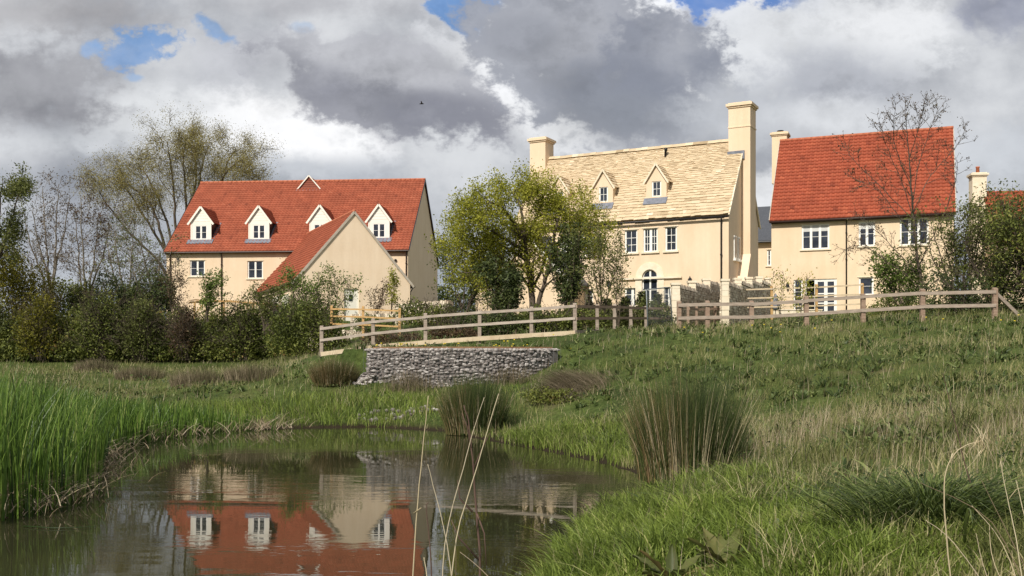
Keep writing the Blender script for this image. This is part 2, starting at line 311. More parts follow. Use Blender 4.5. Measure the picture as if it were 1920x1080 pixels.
def shore_sd(x, y):
    """signed distance to the water's edge, positive on land"""
    S = SHORE; d2 = np.full(x.shape, 1e9); ins = np.zeros(x.shape, bool)
    for i in range(len(S)):
        a = S[i]; b = S[(i+1) % len(S)]; e = b-a; L = (e**2).sum()
        t = np.clip(((x-a[0])*e[0]+(y-a[1])*e[1])/L, 0, 1)
        d2 = np.minimum(d2, (x-a[0]-t*e[0])**2+(y-a[1]-t*e[1])**2)
        c = ((a[1] > y) != (b[1] > y)) & (x < (b[0]-a[0])*(y-a[1])/((b[1]-a[1]) if b[1] != a[1] else 1e-9)+a[0]); ins ^= c
    d = np.sqrt(d2); return np.where(ins, -d, d)
GAB = (-1.65, 37.3, 4.45)   # centre and radius of the terrace behind the gabion wall
def sm(t): t = np.clip(t, 0, 1); return t*t*(3-2*t)
def ground_z(x, y):
    x = np.atleast_1d(np.asarray(x, float)); y = np.atleast_1d(np.asarray(y, float)); sh = x.shape; x = x.ravel(); y = y.ravel()
    out = np.empty(len(x))
    for i in range(0, len(x), 40000):
        xs, ys = np.clip(x[i:i+40000], -70, 70), np.clip(y[i:i+40000], -20, 120); P = CT[:, :2]
        r2 = (xs[:, None]-P[None, :, 0])**2+(ys[:, None]-P[None, :, 1])**2
        z = _k(r2)@TW[:-3]+TW[-3]+TW[-2]*xs+TW[-1]*ys
        z += .05*np.sin(xs*1.7+ys*.6)*np.sin(ys*1.3-xs*.5)+.03*np.sin(xs*4.1+2)*np.sin(ys*3.7)
        sd = shore_sd(xs, ys); land = np.maximum(z, .10)*sm(sd/1.3)+.05*(1-sm(sd/1.3))*sm(sd/.15)
        z = np.where(sd > 0, land, -np.minimum(.8, .02-sd*.5))
        r = np.hypot(xs-GAB[0], ys-GAB[1]); ter = 2.27+.01*(ys-33)
        z = np.where((r < GAB[2]+.05) & (ys < GAB[1]), np.maximum(z, ter), z)
        out[i:i+40000] = z
    return out.reshape(sh)
def gz(x, y): return float(ground_z(np.array([x]), np.array([y]))[0])
def axis(parts):
    a = []
    for lo, hi, st in parts: a += list(np.arange(lo, hi, st))
    return np.array(a+[parts[-1][1]])
ax = axis([(-2500, -300, 400), (-300, -70, 30), (-70, -16, 1.5), (-16, 20, .25), (20, 70, 1.5), (70, 300, 30), (300, 2500, 400)])
ay_ = axis([(-300, -20, 60), (-20, 3, 1.5), (3, 41, .22), (41, 120, 1.2), (120, 300, 30), (300, 3500, 400)])
GX, GY = np.meshgrid(ax, ay_); GZ = ground_z(GX, GY); nx, ny = len(ax), len(ay_)
idx = np.arange(nx*ny).reshape(ny, nx)
FQ = np.stack([idx[:-1, :-1], idx[:-1, 1:], idx[1:, 1:], idx[1:, :-1]], -1).reshape(-1, 4)
def ground_mat():
    m, nt, bs = new_mat('turf_ground')
    c = ramp_node(nt, [(.25, (.04, .055, .018)), (.45, (.07, .10, .026)), (.6, (.10, .13, .035)), (.75, (.15, .125, .07))], obj_noise(nt, .6, 6))
    c = multiply(nt, c, ramp_node(nt, [(.3, (.5, .5, .45)), (.7, (1, 1, 1))], obj_noise(nt, 7, 5)))
    ge = nt.nodes.new('ShaderNodeNewGeometry'); sx = nt.nodes.new('ShaderNodeSeparateXYZ'); nt.links.new(ge.outputs['Position'], sx.inputs[0])
    mr = nt.nodes.new('ShaderNodeMapRange'); nt.links.new(sx.outputs[2], mr.inputs[0]); mr.inputs[1].default_value = .03; mr.inputs[2].default_value = .14
    mm = nt.nodes.new('ShaderNodeMix'); mm.data_type = 'RGBA'; nt.links.new(mr.outputs[0], mm.inputs[0]); mm.inputs[6].default_value = (.030, .022, .013, 1); nt.links.new(c, mm.inputs[7]); c = mm.outputs[2]
    nt.links.new(c, bs.inputs['Base Color']); bs.inputs['Roughness'].default_value = .95; bs.inputs['Specular IOR Level'].default_value = .1
    b = nt.nodes.new('ShaderNodeBump'); b.inputs['Distance'].default_value = .06; nt.links.new(obj_noise(nt, 12, 5), b.inputs['Height']); nt.links.new(b.outputs[0], bs.inputs['Normal'])
    return m
g = link('ground', np_mesh('ground', np.stack([GX, GY, GZ], -1).reshape(-1, 3), FQ, smooth=True), ground_mat()); g['kind'] = 'structure'
# ------------------------------------------------------------------ water
def water_mat():
    m, nt, bs = new_mat('pond_water')
    nt.links.new(ramp_node(nt, [(.3, (.020, .021, .010)), (.7, (.034, .032, .015))], obj_noise(nt, .35, 3)), bs.inputs['Base Color'])
    bs.inputs['Roughness'].default_value = .015; bs.inputs['IOR'].default_value = 1.33; bs.inputs['Specular IOR Level'].default_value = .5
    n1 = obj_noise(nt, 1, 3, (1.1, 4.2, 1)); n2 = obj_noise(nt, 1, 2, (5, 17, 1)); mk = ramp_node(nt, [(.45, (.10, .10, .10)), (.60, (1, 1, 1))], obj_noise(nt, 1, 2, (.10, .42, 1)))
    a = nt.nodes.new('ShaderNodeMath'); a.operation = 'MULTIPLY_ADD'; nt.links.new(n2, a.inputs[0]); a.inputs[1].default_value = .16; nt.links.new(n1, a.inputs[2])
    b = nt.nodes.new('ShaderNodeMath'); b.operation = 'MULTIPLY'; nt.links.new(a.outputs[0], b.inputs[0]); nt.links.new(mk, b.inputs[1])
    bp = nt.nodes.new('ShaderNodeBump'); bp.inputs['Strength'].default_value = 1; bp.inputs['Distance'].default_value = .0042
    nt.links.new(b.outputs[0], bp.inputs['Height']); nt.links.new(bp.outputs[0], bs.inputs['Normal']); return m
mb = MB(); mb.face([(-11, 3.2, 0), (3.2, 3.2, 0), (3.2, 31, 0), (-11, 31, 0)])
w = mb.build('pond_water', water_mat()); w['kind'] = 'structure'

# ------------------------------------------------------------------ house building blocks (local frame: x along the front, y into the house, z up)
def frame2(P, ang):
    """P: world xy of the local origin; ang: rotation about z"""
    a = Vector((math.cos(ang), math.sin(ang))); b = Vector((-math.sin(ang), math.cos(ang)))
    return Vector(P), a, b
class House:
    def __init__(s, name, label, cat, P, ang, base, group=None):
        s.O, s.a, s.b = frame2(P, ang); s.base = base
        s.root = thing(name, label, cat, (P[0], P[1], base), ang, group)
    def wall_px(s, u, v, y=0.0):
        """where the sight line through a point of the photo meets the plane local y = const"""
        k = (u-CU)/F; o = s.O+s.b*y
        # o + t a = Y*(k,1)
        t = (k*o.y-o.x)/(s.a.x-k*s.a.y); Y = o.y+t*s.a.y
        return t, CAM_H-(v-HV)/F*Y-s.base
    def rect(s, u0, v0, u1, v1, y=0.0):
        um = (u0+u1)/2; vm = (v0+v1)/2
        x0 = s.wall_px(u0, vm, y)[0]; x1 = s.wall_px(u1, vm, y)[0]; z1 = s.wall_px(um, v0, y)[1]; z0 = s.wall_px(um, v1, y)[1]
        return x0, x1, z0, z1
def panel(mb, x0, x1, z0, z1, ops, y=0.0, depth=.14):
    xs = sorted({x0, x1, *[o[0] for o in ops], *[o[1] for o in ops]}); zs = sorted({z0, z1, *[o[2] for o in ops], *[o[3] for o in ops]})
    for i in range(len(xs)-1):
        for j in range(len(zs)-1):
            cx, cz = (xs[i]+xs[i+1])/2, (zs[j]+zs[j+1])/2
            if any(o[0] < cx < o[1] and o[2] < cz < o[3] for o in ops): continue
            mb.face([(xs[i], y, zs[j]), (xs[i+1], y, zs[j]), (xs[i+1], y, zs[j+1]), (xs[i], y, zs[j+1])])
    for a, b, c, d in ops:
        e = y+depth
        mb.face([(a, y, c), (a, e, c), (a, e, d), (a, y, d)]); mb.face([(b, y, c), (b, y, d), (b, e, d), (b, e, c)])
        mb.face([(a, y, d), (a, e, d), (b, e, d), (b, y, d)]); mb.face([(a, y, c), (b, y, c), (b, e, c), (a, e, c)])
def window(root, r, y=0.0, lights=2, rows=2, cols=1, fw=.075, sill=True, rec=.07, name='window', blind=0, bar=.025, pane_mat=None, mull=.09):
    x0, x1, z0, z1 = r; f = MB(); yf = y+rec
    f.box(x0, x0+fw, yf, yf+.06, z0, z1); f.box(x1-fw, x1, yf, yf+.06, z0, z1)
    f.box(x0+fw, x1-fw, yf, yf+.06, z0, z0+fw); f.box(x0+fw, x1-fw, yf, yf+.06, z1-fw, z1)
    w = (x1-x0-2*fw); lw = (w-(lights-1)*mull)/lights
    for k in range(lights):
        a = x0+fw+k*(lw+mull)
        if k < lights-1: f.box(a+lw, a+lw+mull, yf+.005, yf+.055, z0+fw, z1-fw)
        f.box(a, a+.035, yf+.012, yf+.05, z0+fw, z1-fw); f.box(a+lw-.035, a+lw, yf+.012, yf+.05, z0+fw, z1-fw)
        for q in range(1, cols): f.box(a+lw*q/cols-bar/2, a+lw*q/cols+bar/2, yf+.016, yf+.045, z0+fw, z1-fw)
        for q in range(1, rows):
            zz = z0+fw+(z1-z0-2*fw)*q/rows; f.box(a+.035, a+lw-.035, yf+.02, yf+.042, zz-bar/2, zz+bar/2)
    fo = f.build(name, M['frame'], root)
    p = MB(); p.box(x0+.02, x1-.02, yf+.035, yf+.05, z0+.02, z1-.02); p.build('pane', pane_mat or M['glass'], fo)
    if blind:
        q = MB(); q.box(x0+fw, x1-fw, yf+.026, yf+.034, z1-fw-blind, z1-fw); q.build('blind', M['blind'], fo)
    if sill:
        s_ = MB(); s_.box(x0-.12, x1+.12, y-.09, y+rec+.01, z0-.10, z0-.002); s_.build('sill', M['stone_trim'], fo)
        l_ = MB(); l_.box(x0-.10, x1+.10, y-.035, y+.003, z1+.003, z1+.05); l_.build('drip_mould', M['stone_trim'], fo)
    return fo
def pantiles(E, a, s, n, L, S, w=.32, gauge=.36, amp=.055, lift=.075):
    """courses of rolled clay tiles over a slope: E eave corner, a along the eave, s up the slope, n outward"""
    E, a, s, n = map(np.array, (E, a, s, n)); nt_ = max(1, int(round(L/w))); w = L/nt_; nc = int(math.ceil(S/gauge))
    prof = [(0, 0), (.18, .75), (.34, 1), (.5, .72), (.66, .1), (.83, -.12)]
    xs, hs = [], []
    for k in range(nt_):
        for p, h in prof: xs.append((k+p)*w); hs.append(h*amp)
    xs.append(L); hs.append(0); xs = np.array(xs); hs = np.array(hs); N = len(xs); V = []; Fs = []; R = []
    for j in range(nc):
        s0 = j*gauge; s1 = min((j+1)*gauge+.03, S)
        jit = np.repeat(rng.normal(0, .004, nt_), 6); jit = np.append(jit, 0)
        rows = [(s0, -.02+0*hs), (s0, hs+lift+jit), (s1, hs+jit*.3)]
        b = len(V)*N if False else sum(len(x) for x in V)
        for (sv, h) in rows: V.append(E[None]+xs[:, None]*a[None]+sv*s[None]+np.asarray(h)[:, None]*n[None])
        i = np.arange(N-1)
        for q in range(2): Fs.append(np.stack([b+q*N+i, b+q*N+i+1, b+(q+1)*N+i+1, b+(q+1)*N+i], -1))
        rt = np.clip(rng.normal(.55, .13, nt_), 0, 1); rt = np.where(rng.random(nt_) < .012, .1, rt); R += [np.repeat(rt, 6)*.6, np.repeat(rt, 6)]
    return np.concatenate(V), np.concatenate(Fs), np.concatenate(R)
def pantile_roof(name, slopes, mat, root, **k):
    Vs, Fs, Rs = [], [], []; o = 0
    for sl_ in slopes:
        V, Fq, R = pantiles(*sl_, **k); Vs.append(V); Fs.append(Fq+o); Rs.append(R); o += len(V)
    return link(name, np_mesh(name, np.concatenate(Vs), np.concatenate(Fs), np.concatenate(Rs)), mat, root)
def gable_slopes(x0, x1, yf, yb, ze, zr, oh=.0, ov=.3):
    """front and back slopes of a roof whose ridge runs along x; ov = overhang down the slope"""
    ym = (yf+yb)/2; h = ym-yf; S = math.hypot(h, zr-ze); c, s_ = h/S, (zr-ze)/S
    return [((x0-oh, yf-ov*c, ze-ov*s_+.05), (1, 0, 0), (0, c, s_), (0, -s_, c), x1-x0+2*oh, S+ov),
            ((x1+oh, yb+ov*c, ze-ov*s_+.05), (-1, 0, 0), (0, -c, s_), (0, s_, c), x1-x0+2*oh, S+ov)]
def side_slopes(xl, xr, y0, y1, ze, zr, oh=.0, ov=.3):
    """left and right slopes of a roof whose ridge runs along y"""
    xm = (xl+xr)/2; h = xm-xl; S = math.hypot(h, zr-ze); c, s_ = h/S, (zr-ze)/S
    return [((xl-ov*c, y1, ze-ov*s_+.05), (0, -1, 0), (c, 0, s_), (-s_, 0, c), y1-y0+oh, S+ov),
            ((xr+ov*c, y0-oh, ze-ov*s_+.05), (0, 1, 0), (-c, 0, s_), (s_, 0, c), y1-y0+oh, S+ov)]
def gable_wall(mb, x, yf, yb, z0, ze, zr): mb.face([(x, yf, z0), (x, yb, z0), (x, yb, ze), (x, (yf+yb)/2, zr), (x, yf, ze)])
def downpipe(root, x, z0, z1, y=-.09, r=.045, mat='brown'):
    p = MB(); p.tube([(x, y, z0), (x, y, z1-.35), (x+.02, y-.02, z1-.2), (x+.05, -.26, z1)], r, 8)
    for z in np.arange(z0+.6, z1-.4, 1.8): p.tube([(x, y, z), (x, y, z+.09)], r*1.45, 8)
    return p.build('downpipe', M[mat], root, True)
def ridge_tiles(mb, a, b, r=.12, step=.45):
    a = Vector(a); b = Vector(b); L = (b-a).length; n = int(L/step); d = (b-a)/n
    for k in range(n): mb.tube([a+d*k, a+d*(k+1.04)], [r*1.04, r], 8)

# ================================================================== LEFT HOUSE
T5 = D2R(-5)
LH = House('barn_house', 'long cream rendered house with red tiled roof and four white dormers', 'house', (-30.65, 89.89), T5, 5.0)
LL, LW, LZ, LR = 21.7, 16.0, 6.4, 13.6
ops = [LH.rect(356, 488, 384, 518), LH.rect(464, 489, 493, 522), LH.rect(742, 540, 760, 560)]
mb = MB(); panel(mb, 0, LL, -2, LZ, ops[:2]); mb.face([(0, LW, -2), (0, LW, LZ), (LL, LW, LZ), (LL, LW, -2)])
gable_wall(mb, 0, 0, LW, -2, LZ, LR); gable_wall(mb, LL, 0, LW, -2, LZ, LR); mb.build('wall', M['render'], LH.root)
for o in ops[:2]: window(LH.root, o, lights=2, rows=2)
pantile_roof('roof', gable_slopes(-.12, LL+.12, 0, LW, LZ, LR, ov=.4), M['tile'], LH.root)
mb = MB(); ridge_tiles(mb, (-.12, LW/2, LR+.1), (LL+.12, LW/2, LR+.1)); mb.build('ridge_tiles', M['terracotta'], LH.root, True)
for x in (-.14, LL+.14):
    for yy in (-.28, LW+.28): mb = MB(); mb.bar((x, yy, LZ-.22), (x, LW/2, LR+.02), .05, .16); mb.build('verge', M['black'], LH.root)
mb = MB(); mb.tube([(-.12, -.36, LZ-.30), (LL+.12, -.36, LZ-.30)], .07, 8); mb.build('gutter', M['brown'], LH.root)
mb = MB(); mb.box(-.02, LL+.02, -.26, -.004, LZ-.36, LZ-.26); mb.build('soffit', M['brown'], LH.root)
for u in (320, 416, 762): downpipe(LH.root, LH.wall_px(u, 500)[0], -1, LZ-.3, r=.055)
for u, v in ((334, 486), (742, 488)):
    mb = MB(); x, z = LH.wall_px(u, v); mb.tube([(x, .01, z), (x, -.14, z)], .11, 10); mb.build('wall_vent', M['black'], LH.root, True)
slope = (LR-LZ)/(LW/2)
def white_dormer(H, xc, d=.95, wd=1.85, hh=1.78, ap=1.27):
    zb = LZ+slope*d-.02; zt = zb+hh; y = d; x0, x1 = xc-wd/2, xc+wd/2; rt = thing_part('dormer', H.root)
    m = MB(); win = (xc-.58, xc+.58, zb+.18, zb+1.42)
    panel(m, x0, x1, zb, zt, [win], y=y, depth=.06)
    nb = 5   # boarding in the gable
    for k in range(nb):
        t0, t1 = k/nb, (k+1)/nb; z0_, z1_ = zt+t0*(ap-.05), zt+t1*(ap-.05)
        w0, w1 = wd/2*(1-t0), wd/2*(1-t1)
        m.face([(xc-w0, y-.012, z0_), (xc+w0, y-.012, z0_), (xc+w1, y, z1_), (xc-w1, y, z1_)])
    m.box(x0-.03, x0+.09, y-.03, y-.002, zb, zt); m.box(x1-.09, x1+.03, y-.03, y-.002, zb, zt)
    dm = rt; m2 = m.build('front', M['white'], dm)
    yb = (zt-LZ)/slope
    for x in (x0, x1): ch = MB(); ch.face([(x, y, zb), (x, yb+.1, zt), (x, y, zt)]); ch.build('cheek', M['black'], dm)  # cheeks near black: dark lead with the dormer's side shade put into the colour
    ybr = (zt+ap-LZ)/slope+.1
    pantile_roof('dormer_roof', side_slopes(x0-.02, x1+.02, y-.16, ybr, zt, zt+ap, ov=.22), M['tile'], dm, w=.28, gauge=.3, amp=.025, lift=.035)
    bg = MB()
    for sgn in (-1, 1): bg.bar((xc+sgn*(wd/2+.26), y-.15, zt-.30), (xc+sgn*.0, y-.15, zt+ap+.02), .05, .17, up=(0, 0, 1))
    bg.build('bargeboard', M['white'], dm)
    window(dm, win, y=y, lights=2, rows=2, sill=False, rec=.01)
    fl = MB(); n_ = Vector((0, -slope, 1)).normalized()
    c0 = Vector((x0-.25, y-.42, LZ+slope*(y-.42))); c1 = Vector((x1+.25, y-.42, LZ+slope*(y-.42))); c2 = Vector((x1+.25, y+.03, LZ+slope*(y+.03))); c3 = Vector((x0-.25, y+.03, LZ+slope*(y+.03)))
    q = [p+n_*.06 for p in (c0, c1, c2, c3)]; q2 = [p+n_*.14 for p in (c0, c1, c2, c3)]; fl.hexa(q+q2)
    fl.bar((x1+.11, y, zb+.10), (x1+.11, yb, zt+.10), .22, .07)
    fl.build('flashing', M['lead'], dm)
def thing_part(name, parent):
    o = bpy.data.objects.new(name, None); COL.objects.link(o); o.parent = parent; o.empty_display_size = .2; return o
for u in (377, 485.5, 600, 710.5): white_dormer(LH, LH.wall_px(u, 430, .95)[0])
# little gablet astride the ridge
gx = LH.wall_px(577, 345, 6.6)[0]; gy = 7.05; zb = LZ+slope*gy-.05
rt = thing_part('ridge_gablet', LH.root); m = MB()
for k in range(7):
    t0_, t1_ = k/7, (k+1)/7; w0, w1 = 1.1*(1-t0_), 1.1*(1-t1_)
    m.hexa([(gx-w0, gy-.02, zb+t0_*1.25), (gx+w0, gy-.02, zb+t0_*1.25), (gx+w0, gy+.06, zb+t0_*1.25), (gx-w0, gy+.06, zb+t0_*1.25),
            (gx-w1, gy+.01, zb+t1_*1.25), (gx+w1, gy+.01, zb+t1_*1.25), (gx+w1, gy+.06, zb+t1_*1.25), (gx-w1, gy+.06, zb+t1_*1.25)], random.random())
m.build('tiled_face', M['hung'], rt)
pantile_roof('gablet_roof', side_slopes(gx-1.1, gx+1.1, gy-.1, gy+2.4, zb, zb+1.25, ov=.08), M['tile'], rt, amp=.02, lift=.03)
m = MB()
for sgn in (-1, 1): m.bar((gx+sgn*1.22, gy-.1, zb-.05), (gx, gy-.1, zb+1.36), .05, .1)
m.build('bargeboard', M['white'], rt)
m = MB(); m.hexa([(gx-1.35, gy-.3, zb-.24), (gx+1.35, gy-.3, zb-.24), (gx+1.35, gy+.02, zb+.05), (gx-1.35, gy+.02, zb+.05), (gx-1.35, gy-.3, zb-.14), (gx+1.35, gy-.3, zb-.14), (gx+1.35, gy+.02, zb+.13), (gx-1.35, gy+.02, zb+.13)]); m.build('flashing', M['lead'], rt)
# the lower wing in front, set at an angle
AW = math.atan2(.407, .914)
WG = House('gabled_annexe', 'low cream annexe with steep red roof, its gable end facing the pond', 'house', (-11.84-.914*4.4, 76-.407*4.4), AW, 4.6)
WZ, WR, WD = 3.0, 8.15, 16.0
dr = WG.rect(645, 541, 673, 596)
mb = MB(); panel(mb, 0, 8.8, -1.5, WZ, [(dr[0], dr[1], -.3, dr[3])], depth=.2); mb.face([(0, 0, WZ), (8.8, 0, WZ), (4.4, 0, WR)])
mb.face([(0, 0, -1.5), (0, 0, WZ), (0, WD, WZ), (0, WD, -1.5)]); mb.face([(8.8, 0, -1.5), (8.8, WD, -1.5), (8.8, WD, WZ), (8.8, 0, WZ)]); mb.build('wall', M['render2'], WG.root)
pantile_roof('roof', side_slopes(0, 8.8, -.05, WD, WZ, WR, ov=.35), M['tile'], WG.root)
mb = MB(); ridge_tiles(mb, (4.4, -.05, WR+.12), (4.4, WD, WR+.12)); mb.build('ridge_tiles', M['terracotta'], WG.root, True)
for sgn in (-1, 1): mb = MB(); mb.bar((4.4+sgn*4.68, -.07, WZ-.32), (4.4, -.07, WR+.04), .06, .17); mb.build('verge', M['mortar'], WG.root)
mb = MB(); mb.tube([(-.33, -.05, WZ-.28), (-.33, WD, WZ-.28)], .075, 8); mb.tube([(9.13, -.05, WZ-.28), (9.13, WD, WZ-.28)], .075, 8)
mb.tube([(-.33, .12, WZ-.28), (-.09, .2, WZ-.7), (-.09, .2, -1.4)], .045, 8); mb.tube([(9.13, .12, WZ-.28), (8.89, .2, WZ-.7), (8.89, .2, -1.4)], .045, 8)
mb.build('gutter', M['black'], WG.root, True)
mb = MB(); x0, x1 = dr[0], dr[1]; mb.box(x0+.1, x1-.1, .12, .17, -.3, dr[3]-.1)
d_ = mb.build('door', M['white'], WG.root); mb = MB(); mb.box((x0+x1)/2-.17, (x0+x1)/2+.12, .105, .118, dr[3]-.95, dr[3]-.45); mb.build('pane', M['glass'], d_)
mb = MB(); mb.tube([(x1-.2, .118, .72), (x1-.2, .06, .72), (x1-.3, .06, .72)], .015, 6); mb.build('handle', M['steel'], d_)
mb = MB(); mb.box(x0, x0+.1, .08, .18, -.3, dr[3]); mb.box(x1-.1, x1, .08, .18, -.3, dr[3]); mb.box(x0+.1, x1-.1, .08, .18, dr[3]-.1, dr[3]); mb.build('door_frame', M['white'], WG.root)
# white garage doors along its left side
for k, yy in enumerate((2.2, 6.2)):
    mb = MB(); mb.box(-.05, -.004, yy, yy+2.6, -.5, 2.1)
    for q in range(9): mb.box(-.07, -.052, yy+.08+q*.28, yy+.30+q*.28, -.45, 2.05)
    mb.build('side_door', M['white'], WG.root)

# ================================================================== MIDDLE HOUSE
T28 = math.atan2(-.469, .883)
MH = House('stone_roofed_house', 'tall cream house with pale stone slate roof and two chimneys', 'house', (.23, 62.24), T28, 3.9)
ML, MW, MZ, MR = 13.3, 6.4, 6.16, 10.65
# the front wall with its openings
wins = [('w', MH.rect(1171, 431, 1195, 474), 1, 3, 2), ('w', MH.rect(1206, 428, 1233, 472), 2, 3, 2), ('w', MH.rect(1247, 425, 1269, 470), 1, 3, 2),
        ('w', MH.rect(1014, 444, 1036, 484), 1, 3, 2), ('w', MH.rect(1050, 441, 1074, 481), 2, 3, 2), ('w', MH.rect(1092, 438, 1113, 479), 1, 3, 2),
        ('w', MH.rect(1171, 540, 1200, 575), 2, 3, 1), ('w', MH.rect(1243, 538, 1266, 575), 2, 3, 1), ('w', MH.rect(1020, 545, 1050, 580), 2, 3, 1), ('w', MH.rect(1085, 543, 1112, 578), 2, 3, 1)]
ad = MH.rect(1204, 505, 1233, 597); ac = (ad[0]+ad[1])/2; ar = (ad[1]-ad[0])/2; spring = ad[3]-ar
mb = MB(); opn = [w_[1] for w_ in wins]+[(ad[0], ad[1], 0, spring)]
NA = 10; arc = [(ac-ar*math.cos(math.pi*k/NA), spring+ar*math.sin(math.pi*k/NA)) for k in range(NA+1)]
panel(mb, 0, ML, -1.5, MZ, opn+[(ad[0], ad[1], spring, ad[3]+.02)], depth=.14)
top = ad[3]+.02
for k in range(NA):   # fill the spandrels back in around the arch, with its soffit
    (xa, za), (xb, zb_) = arc[k], arc[k+1]; mb.face([(xa, 0, za), (xb, 0, zb_), (xb, 0, top), (xa, 0, top)]); mb.face([(xa, 0, za), (xa, .14, za), (xb, .14, zb_), (xb, 0, zb_)])
mb.face([(0, MW, -1.5), (0, MW, MZ), (ML, MW, MZ), (ML, MW, -1.5)]); gable_wall(mb, 0, 0, MW, -1.5, MZ, MR); gable_wall(mb, ML, 0, MW, -1.5, MZ, MR)
mb.build('wall', M['render'], MH.root)
for _, r_, li, ro, co in wins: window(MH.root, r_, lights=li, rows=ro, cols=co, fw=.06, bar=.028)
# arched french doors
f = MB(); y = .07
for k in range(NA):
    (xa, za), (xb, zb_) = arc[k], arc[k+1]; q = lambda x, z, t: (ac+(x-ac)*t, spring+(z-spring)*t)
    a0, a1, b0, b1 = q(xa, za, 1), q(xb, zb_, 1), q(xa, za, .86), q(xb, zb_, .86)
    f.hexa([(a0[0], y, a0[1]), (a1[0], y, a1[1]), (a1[0], y+.06, a1[1]), (a0[0], y+.06, a0[1]), (b0[0], y, b0[1]), (b1[0], y, b1[1]), (b1[0], y+.06, b1[1]), (b0[0], y+.06, b0[1])])
f.box(ad[0], ad[1], y, y+.06, spring-.05, spring+.05); f.box(ac-.05, ac+.05, y, y+.05, 0, ad[3]-.05)
for x in (ad[0], ad[1]-.07): f.box(x, x+.07, y, y+.06, 0, spring-.05)
for z in (0, .65, 1.3, 1.9): f.box(ad[0]+.07, ac-.05, y+.01, y+.05, z, z+(.35 if z == 0 else .03)); f.box(ac+.05, ad[1]-.07, y+.01, y+.05, z, z+(.35 if z == 0 else .03))
fo = f.build('french_door', M['frame'], MH.root); p = MB(); p.face([(ad[0], .115, 0), (ad[1], .115, 0), (ad[1], .115, spring)]+[(x, .115, z) for x, z in arc[::-1][1:]]); p.build('pane', M['glass'], fo)
s_ = MB()   # raised stone surround
for k in range(NA):
    q = lambda k_, t: (ac-ar*t*math.cos(math.pi*k_/NA), spring+ar*t*math.sin(math.pi*k_/NA)); a0, a1, b0, b1 = q(k, 1.0), q(k+1, 1.0), q(k, 1.85), q(k+1, 1.85)
    s_.hexa([(a0[0], -.05, a0[1]), (a1[0], -.05, a1[1]), (a1[0], .003, a1[1]), (a0[0], .003, a0[1]), (b0[0], -.05, b0[1]), (b1[0], -.05, b1[1]), (b1[0], .003, b1[1]), (b0[0], .003, b0[1])])
for sg in (-1, 1): s_.box(min(ac+sg*ar, ac+sg*ar*1.85), max(ac+sg*ar, ac+sg*ar*1.85), -.05, .003, 0, spring-.002)
s_.build('arch_surround', M['stone_trim'], fo)
b = MB(); xa = MH.wall_px(1160, 523)[0]; xb = MH.wall_px(1279, 521)[0]; zz = MH.wall_px(1250, 520.5)[1]
b.box(xa, ad[0]-.55*ar*1.5, -.13, -.055, zz-.05, zz+.05); b.box(ad[1]+.02, xb, -.13, -.055, zz-.05, zz+.05); b.box(ad[0]-.55*ar*1.5, ad[1]+.02, -.14, -.056, zz-.05, zz+.05); b.build('string_course', M['stone_trim'], MH.root)
def lantern(H, u, v, label):
    x, z = H.wall_px(u, v); P = H.O+H.a*x-H.b*.14
    ln = thing('wall_lantern', label, 'lantern', (P.x, P.y, H.base+z), math.atan2(H.a.y, H.a.x), 'black lanterns on the house walls')
    m = MB(); m.lathe((0, 0, -.18), [(.03, -.06), (.07, 0), (.10, .28)], 6); m.build('lamp_glass', M['glass'], ln)
    m = MB(); m.lathe((0, 0, .10), [(.13, 0), (.10, .05), (.03, .14), (.02, .2)], 6); m.lathe((0, 0, -.27), [(.02, 0), (.05, .06)], 6)
    m.bar((0, .13, .12), (0, 0, .2), .02, .02); m.box(-.04, .04, .115, .137, -.02, .2)
    for k in range(6): t = math.pi*k/3; m.bar((.07*math.cos(t), .07*math.sin(t), -.18), (.105*math.cos(t), .105*math.sin(t), .1), .015, .015)
    m.build('lamp_frame', M['black'], ln)
lantern(MH, 1295, 528, 'black lantern on the cream wall right of the arched door'); lantern(MH, 1143, 533, 'black lantern half hidden by twigs left of the arched door')
# stone slate roof
def stone_slope(mb, E, a, s, n, L, S):
    E, a, s, n = map(Vector, (E, a, s, n)); p = 0; j = 0
    while p < S-.02:
        g_ = max(.12, .25-.006*j); p1 = min(p+g_+.08, S); x = -random.random()*.2
        while x < L:
            w_ = random.uniform(.16, .46)*(1.1-.012*j); x1 = min(x+w_, L); x0_ = max(x, 0)
            if x1-x0_ > .03:
                dz = random.uniform(.015, .04); jt = random.uniform(-.035, .03); tl = random.uniform(-.016, .016)
                c = lambda xx, ss, hh: E+a*xx+s*ss+n*hh
                mb.hexa([c(x0_, p+jt, .015), c(x1, p+jt, .015), c(x1, p1, -.03), c(x0_, p1, -.03), c(x0_, p+jt, .03+dz+tl), c(x1, p+jt, .03+dz-tl), c(x1, p1, .01), c(x0_, p1, .01)], min(1, max(0, random.gauss(.52, .2))))
            x = x1 if x1 < L else L+1
        p += g_; j += 1
mb = MB()
for sl_ in gable_slopes(-.1, ML+.1, 0, MW, MZ, MR, ov=.32): stone_slope(mb, *sl_)
mb.build('roof', M['slate'], MH.root)
mb = MB(); x = -.1
while x < ML+.1: x1 = min(x+random.uniform(.35, .5), ML+.1); z = random.uniform(-.015, .015); mb.hexa([(x, MW/2-.2, MR-.02+z), (x1, MW/2-.2, MR-.02+z), (x1, MW/2+.2, MR-.02+z), (x, MW/2+.2, MR-.02+z), (x, MW/2-.03, MR+.17+z), (x1, MW/2-.03, MR+.17+z), (x1, MW/2+.03, MR+.17+z), (x, MW/2+.03, MR+.17+z)]); x = x1
mb.build('ridge_stones', M['slate'], MH.root)
mb = MB(); mb.tube([(-.1, -.22, MZ-.33), (ML+.05, -.22, MZ-.33)], .06, 8); mb.build('gutter', M['black'], MH.root, True)
